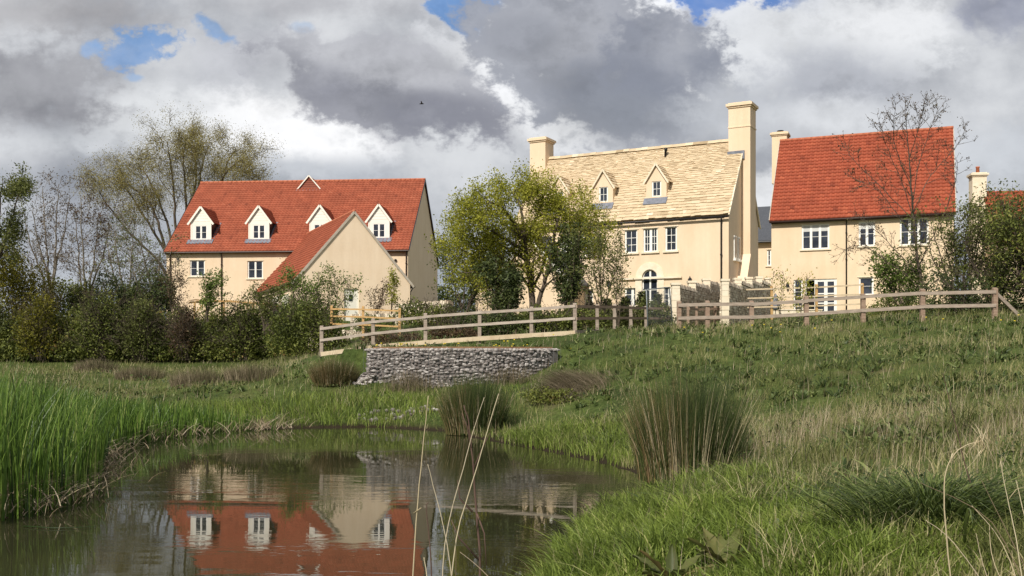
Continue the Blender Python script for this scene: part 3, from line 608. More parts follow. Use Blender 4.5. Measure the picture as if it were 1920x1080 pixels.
for yy in (-.22, MW+.22): mb = MB(); mb.bar((ML+.08, yy, MZ-.28), (ML+.08, MW/2, MR+.0), .07, .12); mb.build('verge', M['stone_trim'], MH.root)
downpipe(MH.root, MH.wall_px(1353, 450)[0], -.5, MZ-.33, mat='black')
def stack(root, x0, x1, y0, y1, z0, z1, mat, name='chimney', pots=0, band=True):
    m = MB(); m.box(x0, x1, y0, y1, z0, z1)
    if band: m.box(x0-.03, x1+.03, y0-.03, y1+.03, z1-1.15, z1-1.08)
    m.box(x0-.06, x1+.06, y0-.06, y1+.06, z1, z1+.09); m.box(x0-.13, x1+.13, y0-.13, y1+.13, z1+.092, z1+.24); m.box(x0-.02, x1+.02, y0-.02, y1+.02, z1+.242, z1+.30)
    c = m.build(name, mat, root)
    for k in range(pots):
        p = MB(); xx = (x0+x1)/2; p.lathe((xx, (y0+y1)/2, z1+.3), [(.14, 0), (.12, .4), (.15, .42), (.15, .5), (.1, .5)], 10); p.build('chimney_pot', M['terracotta'], c, True)
    return c
# chimneys: ridge height in the photo at v 195 (right) and 262 (left)
def z_at(H, x, y, v):
    w_ = H.O+H.a*x+H.b*y; return CAM_H-(v-HV)/F*w_.y-H.base
zc = z_at(MH, ML, MW/2, 205)
c = stack(MH.root, ML-.75, ML+.52, MW/2-.62, MW/2+.62, MR-.9, zc, M['render'])
m = MB(); m.box(ML-.79, ML+.2, MW/2-.72, MW/2-.64, MR-1.2, MR-.72); m.build('flashing', M['lead'], c)
m = MB(); m.box(ML+.003, ML+.52, MW/2-.62, MW/2+.62, 1.4, MR-.902)                    # breast down the gable
m.hexa([(ML+.003, MW/2-1.45, 2.4), (ML+.52, MW/2-1.45, 2.4), (ML+.52, MW/2-.62, 2.4), (ML+.003, MW/2-.62, 2.4), (ML+.003, MW/2-.66, 3.9), (ML+.52, MW/2-.66, 3.9), (ML+.52, MW/2-.62, 3.9), (ML+.003, MW/2-.62, 3.9)])
m.box(ML+.003, ML+.52, MW/2-1.45, MW/2-.622, -1.5, 2.398); m.box(ML+.003, ML+.52, MW/2-.62, MW/2+.62, -1.5, 1.398); m.build('chimney_breast', M['render'], MH.root)
m = MB(); m.bar((ML+.28, MW/2-1.52, 2.36), (ML+.28, MW/2-.66, 3.95), .58, .06, up=(0, -.8, .5)); m.build('weathering', M['render2'], MH.root)
stack(MH.root, -.35, .75, MW/2-.6, MW/2+.6, MR-1.6, z_at(MH, 0, MW/2, 270), M['render'], band=False)
for yy in (1.0, 1.75):   # slim gable windows
    m = MB(); m.box(ML+.003, ML+.05, yy, yy+.5, 3.6, 4.9); m.box(ML+.003, ML+.14, yy-.08, yy+.58, 3.48, 3.598); wq = m.build('gable_window', M['frame'], MH.root)
    m = MB(); m.box(ML+.051, ML+.06, yy+.08, yy+.42, 3.68, 4.82); m.build('pane', M['glass'], wq)
mslope = (MR-MZ)/(MW/2)
def cream_dormer(H, xc, zb, wd=1.25, hh=1.12, ap=.88):
    y = (zb-MZ)/mslope; zt = zb+hh; x0, x1 = xc-wd/2, xc+wd/2; dm = thing_part('dormer', H.root); m = MB(); win = (xc-.28, xc+.30, zb+.18, zb+1.06)
    panel(m, x0, x1, zb, zt, [win], y=y, depth=.1); m.face([(x0, y, zt), (x1, y, zt), (xc, y, zt+ap)])
    yb = (zt-MZ)/mslope
    for x in (x0, x1): m.face([(x, y, zb), (x, yb+.1, zt), (x, y, zt)])
    m.build('front', M['render'], dm); ybr = (zt+ap-MZ)/mslope+.1; r_ = MB()
    for sl_ in side_slopes(x0, x1, y-.12, ybr, zt, zt+ap, ov=.2): stone_slope(r_, *sl_)
    r_.build('dormer_roof', M['slate'], dm); bg = MB()
    for sg in (-1, 1): bg.bar((xc+sg*(wd/2+.14), y-.11, zt-.22), (xc, y-.11, zt+ap+.06), .06, .09)
    bg.build('bargeboard', M['stone_trim'], dm); window(dm, win, y=y, lights=1, rows=2, cols=2, fw=.05, rec=.04, sill=False)
    fl = MB(); c = [Vector((x, yy, MZ+mslope*yy)) for x, yy in ((x0-.08, y-.26), (x1+.08, y-.26), (x1+.08, y+.02), (x0-.08, y+.02))]; n_ = Vector((0, -mslope, 1)).normalized()
    fl.hexa([p+n_*.06 for p in c]+[p+n_*.12 for p in c]); fl.build('flashing', M['lead'], dm)
for u, v in ((1131, 384), (1230.5, 374), (1048, 393)):
    yy = .55
    for _ in range(6):
        x_, z_ = MH.wall_px(u, v, yy); yy = (z_-MZ)/mslope
    cream_dormer(MH, x_, z_)
x_, z_ = MH.wall_px(1247, 297, 2.6); m = MB(); yv = (z_-MZ)/mslope; m.tube([(x_, yv, z_), (x_, yv, z_+.35), (x_+.06, yv-.1, z_+.5)], .07, 8); m.tube([(x_+.06, yv-.1, z_+.44), (x_+.06, yv-.1, z_+.62)], .10, 8); m.build('flue', M['black'], MH.root, True)
# slate roofed side wing with a white verge, half hidden by the tree
SW = House('slate_side_wing', 'cream side wing with dark slate roof behind the yellow-green tree', 'house', (-1.05, 59.8), T28, 3.9)
m = MB(); m.face([(0, 0, -1), (4.6, 0, -1), (4.6, 0, 2.5), (2.3, 0, 5.0), (0, 0, 2.5)]); m.face([(0, 0, -1), (0, 0, 2.5), (0, 6, 2.5), (0, 6, -1)]); m.face([(4.6, 0, -1), (4.6, 3, -1), (4.6, 3, 2.5), (4.6, 0, 2.5)]); m.build('wall', M['render'], SW.root)
m = MB()
for sg in (-1, 1): m.hexa([(2.3+sg*2.6, -.08, 2.2), (2.3, -.08, 5.05), (2.3, 6, 5.05), (2.3+sg*2.6, 6, 2.2), (2.3+sg*2.6, -.08, 2.32), (2.3, -.08, 5.17), (2.3, 6, 5.17), (2.3+sg*2.6, 6, 2.32)])
m.build('roof', M['dark_slate'], SW.root); m = MB()
for sg in (-1, 1): m.bar((2.3+sg*2.62, -.11, 2.2), (2.3, -.11, 5.1), .05, .2)
m.build('bargeboard', M['white'], SW.root)
# small pyramid roofed outbuilding
OB = House('garden_outbuilding', 'small cream outbuilding with grey slate pyramid roof beside the tree', 'outbuilding', (-2.35, 62.5), 0, 4.1)
m = MB(); m.box(.1, 1.1, 0, 1.2, -1, 2.25); m.build('wall', M['render3'], OB.root); m = MB(); m.hexa([(-.1, -.2, 2.26), (1.3, -.2, 2.26), (1.3, 1.4, 2.26), (-.1, 1.4, 2.26), (.1, .58, 3.5), (1.1, .58, 3.5), (1.1, .62, 3.5), (.1, .62, 3.5)]); m.build('roof', M['dark_slate'], OB.root)

# ================================================================== RIGHT HOUSE
T22 = math.atan2(-.375, .927)
RH = House('red_roofed_house', 'cream house with deep red pantile roof behind the right-hand fence', 'house', (18.25, 71.28), T22, 4.9)
RL, RW, RZ, RR = 11.77, 10.8, 6.8, 13.2
rw = [(RH.rect(1503, 420, 1555, 467), 3, 2, .42), (RH.rect(1610, 415, 1641, 461), 2, 2, .42), (RH.rect(1687, 409, 1741, 459), 3, 2, 0), (RH.rect(1610, 520, 1638, 553), 1, 2, 0)]
do = RH.rect(1510, 523, 1569, 590); sw = RH.rect(1488, 525, 1505, 590)
mb = MB(); panel(mb, 0, RL, -1.5, RZ, [r_[0] for r_ in rw]+[(do[0], do[1], 0, do[3]), (sw[0], sw[1], 0, do[3]-.02)]); mb.face([(0, RW, -1.5), (0, RW, RZ), (RL, RW, RZ), (RL, RW, -1.5)])
gable_wall(mb, 0, 0, RW, -1.5, RZ, RR); gable_wall(mb, RL, 0, RW, -1.5, RZ, RR); mb.build('wall', M['render3'], RH.root)
for r_, li, ro, bl in rw: window(RH.root, r_, lights=li, rows=ro, fw=.08, blind=bl)
window(RH.root, (sw[0], sw[1], 0, do[3]-.02), lights=1, rows=3, fw=.07, sill=False)
dx = do[1]-do[0]; a0 = do[0]+dx*.31
f = MB(); zt_ = do[3]
f.box(do[0], do[0]+.07, .06, .13, 0, zt_); f.box(a0-.04, a0+.06, .06, .13, 0, zt_-.072); f.box(do[1]-.07, do[1], .06, .13, 0, zt_); f.box(do[0]+.07, do[1]-.07, .06, .13, zt_-.07, zt_)
fo = f.build('french_door', M['frame'], RH.root)
for k in range(2):
    xa_ = a0+.06+k*(do[1]-.07-a0-.06)/2; xb_ = xa_+(do[1]-.07-a0-.06)/2-.005; f = MB()
    for q in ((xa_, xa_+.11), (xb_-.11, xb_)): f.box(q[0], q[1], .07, .12, 0, zt_-.072)
    for z in ((0, .2), (.72, .8), (1.38, 1.46), (zt_-.19, zt_-.072)): f.box(xa_+.11, xb_-.11, .07, .12, z[0], z[1])
    f.build('door_leaf', M['frame'], fo); p = MB(); p.box(xa_+.1, xb_-.1, .09, .10, .1, zt_-.1); p.build('pane', M['glass'], fo)
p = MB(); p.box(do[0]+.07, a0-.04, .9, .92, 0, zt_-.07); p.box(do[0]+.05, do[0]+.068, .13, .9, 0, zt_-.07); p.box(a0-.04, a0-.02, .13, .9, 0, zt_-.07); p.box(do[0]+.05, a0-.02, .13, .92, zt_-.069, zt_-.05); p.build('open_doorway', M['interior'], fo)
pantile_roof('roof', gable_slopes(-.1, RL+.1, 0, RW, RZ, RR, ov=.38), M['tile_far'], RH.root)
mb = MB(); ridge_tiles(mb, (-.1, RW/2, RR+.1), (RL+.1, RW/2, RR+.1)); mb.build('ridge_tiles', M['terracotta'], RH.root, True)
mb = MB(); mb.tube([(-.1, -.34, RZ-.33), (RL+.1, -.34, RZ-.33)], .07, 8); mb.build('gutter', M['brown'], RH.root, True); mb = MB(); mb.box(0, RL, -.25, -.004, RZ-.42, RZ-.3); mb.build('soffit', M['brown'], RH.root)
for x in (-.12, RL+.12):
    for yy in (-.27, RW+.27): mb = MB(); mb.bar((x, yy, RZ-.22), (x, RW/2, RR+.02), .05, .14); mb.build('verge', M['mortar'], RH.root)
downpipe(RH.root, RH.wall_px(1587, 480)[0], -.5, RZ-.33, mat='black'); lantern(RH, 1477, 537, 'black lantern by the open garden doors of the right house')
c = stack(RH.root, -.75, .35, RW/2+.4, RW/2+1.6, RR-3, z_at(RH, 0, RW/2+1, 257), M['render3'], band=False)
m = MB(); m.lathe((-.2, RW/2+1, z_at(RH, 0, RW/2+1, 257)+.3), [(.2, 0), (.2, .12), (.25, .14), (.25, .2)], 8); m.build('chimney_cap', M['black'], c)
# house glimpsed between the two, with grey slate roof
BK = House('slate_roofed_house', 'cream house with grey slate roof glimpsed between the two tall houses', 'house', (18.4, 82), T22, 5.0)
m = MB(); xw = BK.rect(1438, 468, 1446, 498); panel(m, 0, 9, -1, 6.3, [xw]); m.face([(0, 0, -1), (0, 0, 6.3), (0, 4, 9.4), (0, 8, 6.3), (0, 8, -1)]); m.build('wall', M['render3'], BK.root); window(BK.root, xw, lights=1, rows=3)
m = MB(); m.hexa([(-.2, -.35, 6.1), (9, -.35, 6.1), (9, 4, 9.4), (-.2, 4, 9.4), (-.2, -.35, 6.25), (9, -.35, 6.25), (9, 4, 9.55), (-.2, 4, 9.55)]); m.build('roof', M['dark_slate'], BK.root); m = MB(); m.tube([(-.2, -.42, 6.1), (9, -.42, 6.1)], .07, 8); m.build('gutter', M['black'], BK.root)
# far right house behind the trees
FR = House('distant_red_roofed_house', 'cream house with small red roof and terracotta chimney pot behind the right trees', 'house', (34.6, 72), D2R(-8), 4.9)
m = MB(); panel(m, 0, 9, -1, 5.3, []); m.face([(0, 0, -1), (0, 0, 5.3), (0, 3.5, 9.3), (0, 7, 5.3), (0, 7, -1)]); m.build('wall', M['render3'], FR.root)
pantile_roof('roof', gable_slopes(-.1, 9, 0, 7, 5.3, 9.3, ov=.3), M['tile_far'], FR.root); 
stack(FR.root, -.9, .1, 3, 3.9, -1, 10.4, M['stone_trim'], pots=1, band=False)

# ================================================================== boundary walls, terrace edging
def stones_wall(name, label, pts, h, th, mat, course=.12, wid=(.12, .35), cope=True, piers=(), core='mortar_dark', h2=None):
    """coursed dry stone wall along pts (x, y); the top steps to follow the ground"""
    P0 = pts[0]; r_ = thing(name, label, 'wall', (P0[0], P0[1], gz(*P0)))
    m = MB(); mc = MB(); oz = gz(*P0)
    for i in range(len(pts)-1):
        a = Vector(pts[i]); b_ = Vector(pts[i+1]); L = (b_-a).length; d = (b_-a)/L; nrm = Vector((d.y, -d.x))
        za = gz(a.x, a.y)-oz; zb_ = gz(b_.x, b_.y)-oz; z0 = min(za, zb_)-.2; zt_ = (za+zb_)/2+(h if h2 is None else h+(h2-h)*i/(len(pts)-1))
        w3 = lambda s, o, z: (a.x-P0[0]+d.x*s+nrm.x*o, a.y-P0[1]+d.y*s+nrm.y*o, z)
        mc.hexa([w3(0, th/2-.05, z0), w3(L, th/2-.05, z0), w3(L, -th/2+.05, z0), w3(0, -th/2+.05, z0), w3(0, th/2-.05, zt_-.04), w3(L, th/2-.05, zt_-.04), w3(L, -th/2+.05, zt_-.04), w3(0, -th/2+.05, zt_-.04)])
        z = z0
        while z < zt_-.05:
            hh = course*random.uniform(.7, 1.3); z1 = min(z+hh, zt_)
            for side in (1, -1):
                s = -random.random()*.15
                while s < L:
                    ww = random.uniform(*wid); s0, s1 = max(s, 0), min(s+ww, L)
                    if s1-s0 > .04:
                        o = random.uniform(0, .035); g_ = .010; i0, i1 = (th/2-.06)*side, (th/2+o)*side; j1 = lambda: random.uniform(-.008, .008)
                        m.hexa([w3(s0+g_, i0, z+g_), w3(s1-g_, i0, z+g_), w3(s1-g_+j1(), i1, z+g_+j1()), w3(s0+g_+j1(), i1, z+g_+j1()), w3(s0+g_, i0, z1-g_*.5), w3(s1-g_, i0, z1-g_*.5), w3(s1-g_+j1(), i1, z1-g_*.5+j1()), w3(s0+g_+j1(), i1, z1-g_*.5+j1())])
                    s += ww
            z = z1
        if cope:
            s = 0
            while s < L-.02:
                ww = random.uniform(.10, .2); s1 = min(s+ww, L); hh = random.uniform(.14, .22); o = th/2+.03
                m.hexa([w3(s, o, zt_), w3(s1-.01, o, zt_), w3(s1-.01, -o, zt_), w3(s, -o, zt_), w3(s+.01, o*.8, zt_+hh), w3(s1-.02, o*.8, zt_+hh), w3(s1-.02, -o*.8, zt_+hh), w3(s+.01, -o*.8, zt_+hh)]); s = s1
    mc.build('core', M[core], r_); m.build('stonework', mat, r_)
    for (x, y, w_, hp) in piers:
        q = MB(); zg = gz(x, y)-oz; zz = zg-.2; k = 0
        while zz < zg+hp-.01:
            z1 = min(zz+random.uniform(.22, .32), zg+hp); e = random.uniform(-.012, .012); dx_, dy_ = x-P0[0], y-P0[1]
            q.box(dx_-w_/2-e, dx_+w_/2+e, dy_-w_/2-e, dy_+w_/2+e, zz+.008, z1, random.uniform(.6, 1)); zz = z1
        q.box(dx_-w_/2-.035, dx_+w_/2+.035, dy_-w_/2-.035, dy_+w_/2+.035, zz+.002, zz+.10, 1); q.build('pier', M['stone_trim'], r_)
    return r_
def line(x, y, dx, dy, n, step): return [(x+dx*step*k, y+dy*step*k) for k in range(n+1)]
la = line(7.42, 46, .40, .917, 3, 3.1); stones_wall('garden_wall', 'stepped stone garden wall climbing to the middle house corner from the nearest pier', la, 1.85, .42, M['drystone'], piers=[(p[0], p[1], .36, 2.15) for p in la[:-1]])
lb = line(9.66, 46, .38, .925, 4, 3.3); stones_wall('garden_wall', 'second stepped stone garden wall, between the two tall houses', lb, 1.8, .42, M['drystone'], piers=[(p[0], p[1], .32, 2.15) for p in lb])
lc = [(-11.5, 57.5), (-9, 57), (-6.5, 56.2)]; stones_wall('boundary_wall', 'low dry stone wall below the annexe door', lc, .75, .4, M['drystone'], h2=.9)
ld = [(-6.2, 55), (-4.6, 54), (-3.2, 53)]; stones_wall('boundary_wall', 'low stone wall under the leafy tree, left of the outbuilding', ld, .85, .42, M['drystone'], piers=())
# gabion retaining wall, a bowed basket of grey stones
gab = thing('gabion_wall', 'bowed grey gabion stone retaining wall below the fence', 'wall', (GAB[0], GAB[1]-GAB[2], 1))
m = MB(); a0_, a1_ = D2R(-131), D2R(-49); R_ = GAB[2]; core = MB()
def gpt(ang, r, z): return (R_*0+math.cos(ang)*r, math.sin(ang)*r+GAB[2], z-1)
def bumpy_stone(m, c, rx, rz, rd, out, tan):
    c = Vector(c); out = Vector(out); tan = Vector(tan); up = Vector((0, 0, 1)); v0 = len(m.v); rr = random.random(); n = 6
    rings = [(-.6, .75), (.15, 1.0), (.7, .72)]; jit = [random.uniform(.68, 1.2) for _ in range(n)]; ph = random.random()*6
    for (o, s) in rings:
        for k in range(n):
            t = 2*math.pi*k/n+ph; m.v.append(tuple(c+out*o*rd+(tan*math.cos(t)*rx+up*math.sin(t)*rz)*s*jit[k]))
    m.v.append(tuple(c+out*rd*random.uniform(.8, 1.1)))
    for i in range(2):
        for k in range(n): q = v0+i*n; m.f.append((q+k, q+(k+1) % n, q+n+(k+1) % n, q+n+k)); m.r.append(rr)
    for k in range(n): m.f.append((v0+2*n+k, v0+2*n+(k+1) % n, v0+3*n)); m.r.append(rr)
def gab_top(ang): return 2.27
tt = np.linspace(a0_, a1_, 40)
for i in range(len(tt)-1):
    p = [gpt(t, r, z) for z in (.2, 2.2) for t, r in ((tt[i], R_+.38), (tt[i+1], R_+.38), (tt[i+1], R_-.25), (tt[i], R_-.25))]; core.hexa(p)
core.build('core', m_noise('rubble_fill', (.10, .088, .08), (.18, .16, .15), 14, .95), gab)
arcL = R_*(a1_-a0_); z = .25
while z < 2.28:
    s = random.random()*.1
    while s < arcL+.3:
        ang = a0_+s/(R_+.4); w_ = random.uniform(.08, .19); out = (math.cos(ang), math.sin(ang), 0); tan = (-math.sin(ang), math.cos(ang), 0)
        bumpy_stone(m, gpt(ang, R_+.36+random.uniform(-.03, .05), z+.04*math.sin(s*2.3+z*3)+random.uniform(-.035, .035)), w_*.58, random.uniform(.036, .062), random.uniform(.05, .10), out, tan); s += w_*1.0
    z += .085
for _ in range(700):   # stones on top and at the two ends
    ang = random.uniform(a0_-.03, a1_+.03); r = R_+random.uniform(-.1, .35); bumpy_stone(m, gpt(ang, r, 2.24), .09, .07, .09, (0, 0, 1), (1, 0, 0)) if False else bumpy_stone(m, gpt(ang, r, 2.25), .09, .06, .10, (math.cos(ang), math.sin(ang), 0), (-math.sin(ang), math.cos(ang), 0))
for _ in range(420):
    t = random.random(); x = -2.6-.75*t+random.uniform(-.25, .25); y = .9+random.uniform(-.5, .5)
    if math.hypot(x, y-GAB[2]) < GAB[2]+.3: continue
    zz = .75*(1-t)-.1+random.uniform(-.1, .15)*(1-t)+gz(GAB[0]+x, GAB[1]-GAB[2]+y)-1
    bumpy_stone(m, (x, y, max(zz, gz(GAB[0]+x, GAB[1]-GAB[2]+y)-1+.02)), random.uniform(.05, .10), random.uniform(.035, .06), .08, (0, -1, 0), (1, 0, 0))
m.build('stones', M['gabion'], gab)
wm = MB()
for k, ang in enumerate(np.linspace(a0_, a1_, 46)): wm.tube([gpt(ang, R_+.53, .3), gpt(ang, R_+.53, 2.3)], .004, 3, caps=False)
for z in np.arange(.4, 2.3, .16): wm.tube([gpt(t, R_+.53, z) for t in tt[::2]]+[gpt(a1_, R_+.53, z)], .004, 3, caps=False)
wm.build('wire_basket', M['steel'], gab)
so_ = MB()   # bare reddish soil lip on top
for i in range(len(tt)-1):
    so_.hexa([gpt(tt[i], R_+.18, 2.20), gpt(tt[i+1], R_+.18, 2.20), gpt(tt[i+1], R_-.7, 2.20), gpt(tt[i], R_-.7, 2.20), gpt(tt[i], R_+.12, 2.36), gpt(tt[i+1], R_+.12, 2.36), gpt(tt[i+1], R_-.65, 2.33), gpt(tt[i], R_-.65, 2.33)])
so_.build('soil_lip', m_noise('red_soil', (.13, .075, .04), (.22, .13, .07), 4, .95, .02, 20), gab)

# ------------------------------------------------------------------ fences
def fence(name, label, posts, rails, mat_post, mat_rail, ph=1.22, pw=.13, kick=None, rh=.10, order=-1, seg_mat=None, group=None, sink=.3, rail_y=None):
    """posts: (x, y, base z); rails: heights above the base"""
    P = posts[0]; r_ = thing(name, label, 'fence', P, 0, group); rel = [Vector(p)-Vector(P) for p in posts]
    for i, p in enumerate(rel):
        q = MB(); h = ph*random.uniform(.98, 1.04); x, y, z = p; t = random.uniform(-.012, .012)
        q.hexa([(x-pw/2, y-pw/2, z-sink), (x+pw/2, y-pw/2, z-sink), (x+pw/2, y+pw/2, z-sink), (x-pw/2, y+pw/2, z-sink), (x-pw/2+t, y-pw/2, z+h-.02), (x+pw/2+t, y-pw/2, z+h-.02), (x+pw/2+t, y+pw/2, z+h+.02), (x-pw/2+t, y+pw/2, z+h+.02)]); q.build('post', mat_post, r_)
    for k, rz in enumerate(rails):
        for i in range(len(rel)-1):
            a = rel[i].copy(); b_ = rel[i+1].copy(); dd = (b_-a); dd.z = 0; dd.normalize(); nn = Vector((dd.y, -dd.x, 0))*(pw/2+.022)*(-order)
            j1, j2 = random.uniform(-.012, .012), random.uniform(-.012, .012); q = MB()
            q.bar(a+nn+Vector((0, 0, rz+j1))-dd*.03, b_+nn+Vector((0, 0, rz+j2))+dd*.028+nn*.02*((i % 2)*.15), .04, rh); q.build('rail', (seg_mat or (lambda i: mat_rail))(i), r_)
    return r_
fp = []
for u, v, Y in ((603, 669, 39.0), (700, 656, 38.6), (798, 647, 38.2), (899, 640, 37.8), (996, 634, 37.4), (1078, 629, 37.0), (1120, 627, 39.0), (1152, 625, 41.0), (1183, 624, 43.0), (1211, 623, 45.0), (1252, 622, 46.3)): fp.append(tuple(at(u, v, Y)))
fence('post_and_rail_fence', 'weathered two-rail timber fence climbing from the hedge above the gabion wall', fp, (.62, 1.06), M['wood_grey'], M['wood_rail'], seg_mat=lambda i: M['wood_rail'] if i < 5 else M['wood_brown'], ph=1.16)
kb = thing('edging_board', 'pale timber edging board along the foot of the weathered fence', 'edging', fp[0])
for i in range(7):
    a = Vector(fp[i])-Vector(fp[0]); b_ = Vector(fp[i+1])-Vector(fp[0]); q = MB(); q.bar(a+Vector((0, -.14, .10)), b_+Vector((.0, -.14-.001*i, .10)), .035, .16); q.build('board', M['wood_pale'] if i < 5 else M['wood_grey'], kb)
fr = []
for u, v, Y in ((1273, 623, 37.4), (1326, 622, 37.2), (1409, 622, 37.0), (1512, 616, 36.8), (1618, 609, 36.4), (1729, 603, 36.0), (1865, 601, 35.4)): fr.append(tuple(at(u, v, Y)))
fence('post_and_rail_fence', 'brown-grey two-rail timber fence across the top of the grassy bank', fr, (.52, 1.0), M['wood_brown'], M['wood_grey'], ph=1.12, pw=.15, rh=.12)
q = MB(); a = at(1863, 546, 35.5); b_ = at(1912, 594, 35.8); ba = thing('brace_post', 'slanting timber brace propping the end post of the bank fence', 'brace', tuple(b_)); q.bar(a-b_, (0, 0, 0), .1, .12); q.build('strut', M['wood_grey'], ba)
ff = [tuple(at(u, v, Y)) for u, v, Y in ((1391, 598, 50), (1447, 597, 49), (1531, 595, 48), (1617, 592, 47))]
fence('garden_fence', 'newer yellow timber fence across the garden of the red-roofed house', ff, (.55, 1.0, 1.42), M['wood_new'], M['wood_pale'], ph=1.5, pw=.11, rh=.07)
fl_ = [tuple(at(u, v, Y)) for u, v, Y in ((622, 620, 52), (681, 622, 51), (749, 626, 50))]
fence('garden_fence', 'short golden timber fence by the annexe door wall', fl_, (.35, .75, 1.12), M['wood_new'], M['wood_new'], ph=1.25, pw=.12, rh=.08)
gp = [tuple(at(u, v, Y)) for u, v, Y in ((1290, 620, 44), (1306, 620, 45.5), (1341, 618, 46.5), (1364, 617, 48))]
fence('path_fence', 'low brown rail fence running in front of the stone garden walls', gp, (.5, .95), M['wood_brown'], M['wood_brown'], ph=1.15, pw=.1)
# leaning steel mesh panel by the first pier
mp = thing('mesh_panel', 'leaning galvanised steel mesh panel beside the nearest stone pier', 'panel', tuple(at(1215, 624, 43.5))); q = MB()
c0, c1, c2, c3 = [at(*p)-at(1215, 624, 43.5) for p in ((1215, 624, 43.5), (1262, 616, 44.5), (1255, 541, 44.7), (1212, 545, 43.7))]
q.tube([c0, c3, c3+(c2-c3)*.06+Vector((0, 0, .05)), c2+(c3-c2)*.06+Vector((0, 0, .05)), c2, c1], .028, 8); q.tube([c0+(c3-c0)*.05, c1+(c2-c1)*.05], .022, 6); q.build('frame', M['steel'], mp, True); q = MB()
for k in range(1, 22): t = k/22; q.tube([c0+(c1-c0)*t, c3+(c2-c3)*t], .0035, 3, caps=False)
for k in range(1, 9): t = k/9; q.tube([c0+(c3-c0)*t, c1+(c2-c1)*t], .0035, 3, caps=False)
q.build('mesh', M['steel'], mp)
# garden bits seen over the fence
cv = thing('covered_parasol', 'folded grey covered parasol behind the yellow timber fence', 'parasol', tuple(at(1454, 590, 55))); q = MB(); q.lathe((0, 0, .25), [(.10, 0), (.22, .05), (.24, .3), (.10, .75), (.03, .9)], 9); q.build('cover', M['lead'], cv, True); q = MB(); q.lathe((0, 0, -.2), [(.02, 0), (.02, .5)], 6); q.build('pole', M['black'], cv)
lw = thing('low_white_wall', 'low white garden wall below the garden lantern', 'wall', tuple(at(1450, 590, 56))); q = MB()
for k in range(9): q.box(k*.3, k*.3+.29, 0, .3, -.3, .22+.01*(k % 3))
q.box(-.04, 2.72, -.04, .34, .245, .30); q.build('stonework', M['stone_trim'], lw)
# pale timber pergola and heap glimpsed over the hedge
pg = thing('timber_pergola', 'low golden timber lean-to frame above the hedge under the long house', 'pergola', tuple(at(420, 597, 76))); q = MB()
for x, z in ((-2.2, 1.15), (0, 1.25), (2.2, 1.1), (3.6, .9)): q.box(x-.06, x+.06, -.06, .06, -1.5, z); 
q.bar((-2.6, 0, 1.2), (.2, 0, 1.3), .12, .14); q.bar((.2, 0, 1.32), (4.2, 0, .9), .12, .14); q.bar((-2.2, .08, .3), (-1.5, .08, 1.2), .08, .08); q.bar((2.2, .08, .2), (1.5, .08, 1.15), .08, .08); q.build('frame', M['wood_new'], pg)
q = MB()
for k in range(14): q.bar((-2.4+k*.45, -.2, 1.33-.02*k), (-2.4+k*.45, 1.2, 1.5-.02*k), .3, .03)
q.build('roof_boards', M['wood_new'], pg)

# ================================================================== vegetation helpers
def pnoise(x, y, f=1.0, ph=0.0):
    """cheap smooth pseudo-noise in about -1..1"""
    return (np.sin(x*f*1.0+y*f*.7+ph)+np.sin(x*f*-.63+y*f*1.37+1.7+ph*2)+np.sin(x*f*2.1-y*f*1.1+.4+ph)*.6+np.sin(x*f*.9+y*f*2.7+2.2)*.5)/3.1
def blades(P, H, W, lean, curve, segs=3, yaw=None, tipw=.12, rnd=None, droop=0.0):
    """P base points (N,3), H heights, W widths, lean (N,2) horizontal offset of the tip as a share of H"""
    N = len(P); H = np.broadcast_to(H, (N,)); W = np.broadcast_to(W, (N,)); yaw = rng.uniform(0, math.pi, N) if yaw is None else yaw
    side = np.stack([np.cos(yaw), np.sin(yaw), np.zeros(N)], -1); V = np.empty((N, segs+1, 2, 3))
    for i in range(segs+1):
        t = i/segs; c = P.copy(); e = t**curve
        c[:, 0] += lean[:, 0]*H*e; c[:, 1] += lean[:, 1]*H*e; c[:, 2] += H*(t-droop*t**3)
        w = W*(1-(1-tipw)*t**1.5)*.5
        V[:, i, 0] = c-side*w[:, None]; V[:, i, 1] = c+side*w[:, None]
    b = (np.arange(N)*(segs+1)*2)[:, None]; i = np.arange(segs)[None]*2
    Fq = np.stack([b+i, b+i+1, b+i+3, b+i+2], -1).reshape(-1, 4)
    rnd = rng.random(N) if rnd is None else rnd
    return V.reshape(-1, 3), Fq, np.repeat(rnd, segs)
def join(parts):
    Vs, Fs, Rs = [], [], []; o = 0
    for V, Fq, R in parts: Vs.append(V); Fs.append(Fq+o); Rs.append(R); o += len(V)
    return np.concatenate(Vs), np.concatenate(Fs), np.concatenate(Rs)
def stuff(name, parts, mat, label=None):
    V, Fq, R = join(parts); o = link(name, np_mesh(name, V, Fq, np.clip(R, 0, 1)), mat); o['kind'] = 'stuff'
    if label: o['label'] = label
    return o
def leaf_quads(C, size, rnd=None, flat=0.0):
    N = len(C); a = rng.normal(size=(N, 3)); a /= np.linalg.norm(a, axis=1)[:, None]; b = rng.normal(size=(N, 3)); b[:, 2] *= (1-flat)
    b -= (a*b).sum(1)[:, None]*a; b /= np.linalg.norm(b, axis=1)[:, None]+1e-9
    s = size*rng.uniform(.6, 1.3, N) if np.isscalar(size) else size
    s = s[:, None]; V = np.stack([C-a*s*.5, C-b*s*.26, C+a*s*.5, C+b*s*.26], 1).reshape(-1, 3)
    Fq = np.arange(N*4).reshape(-1, 4); return V, Fq, (rng.random(N) if rnd is None else rnd)
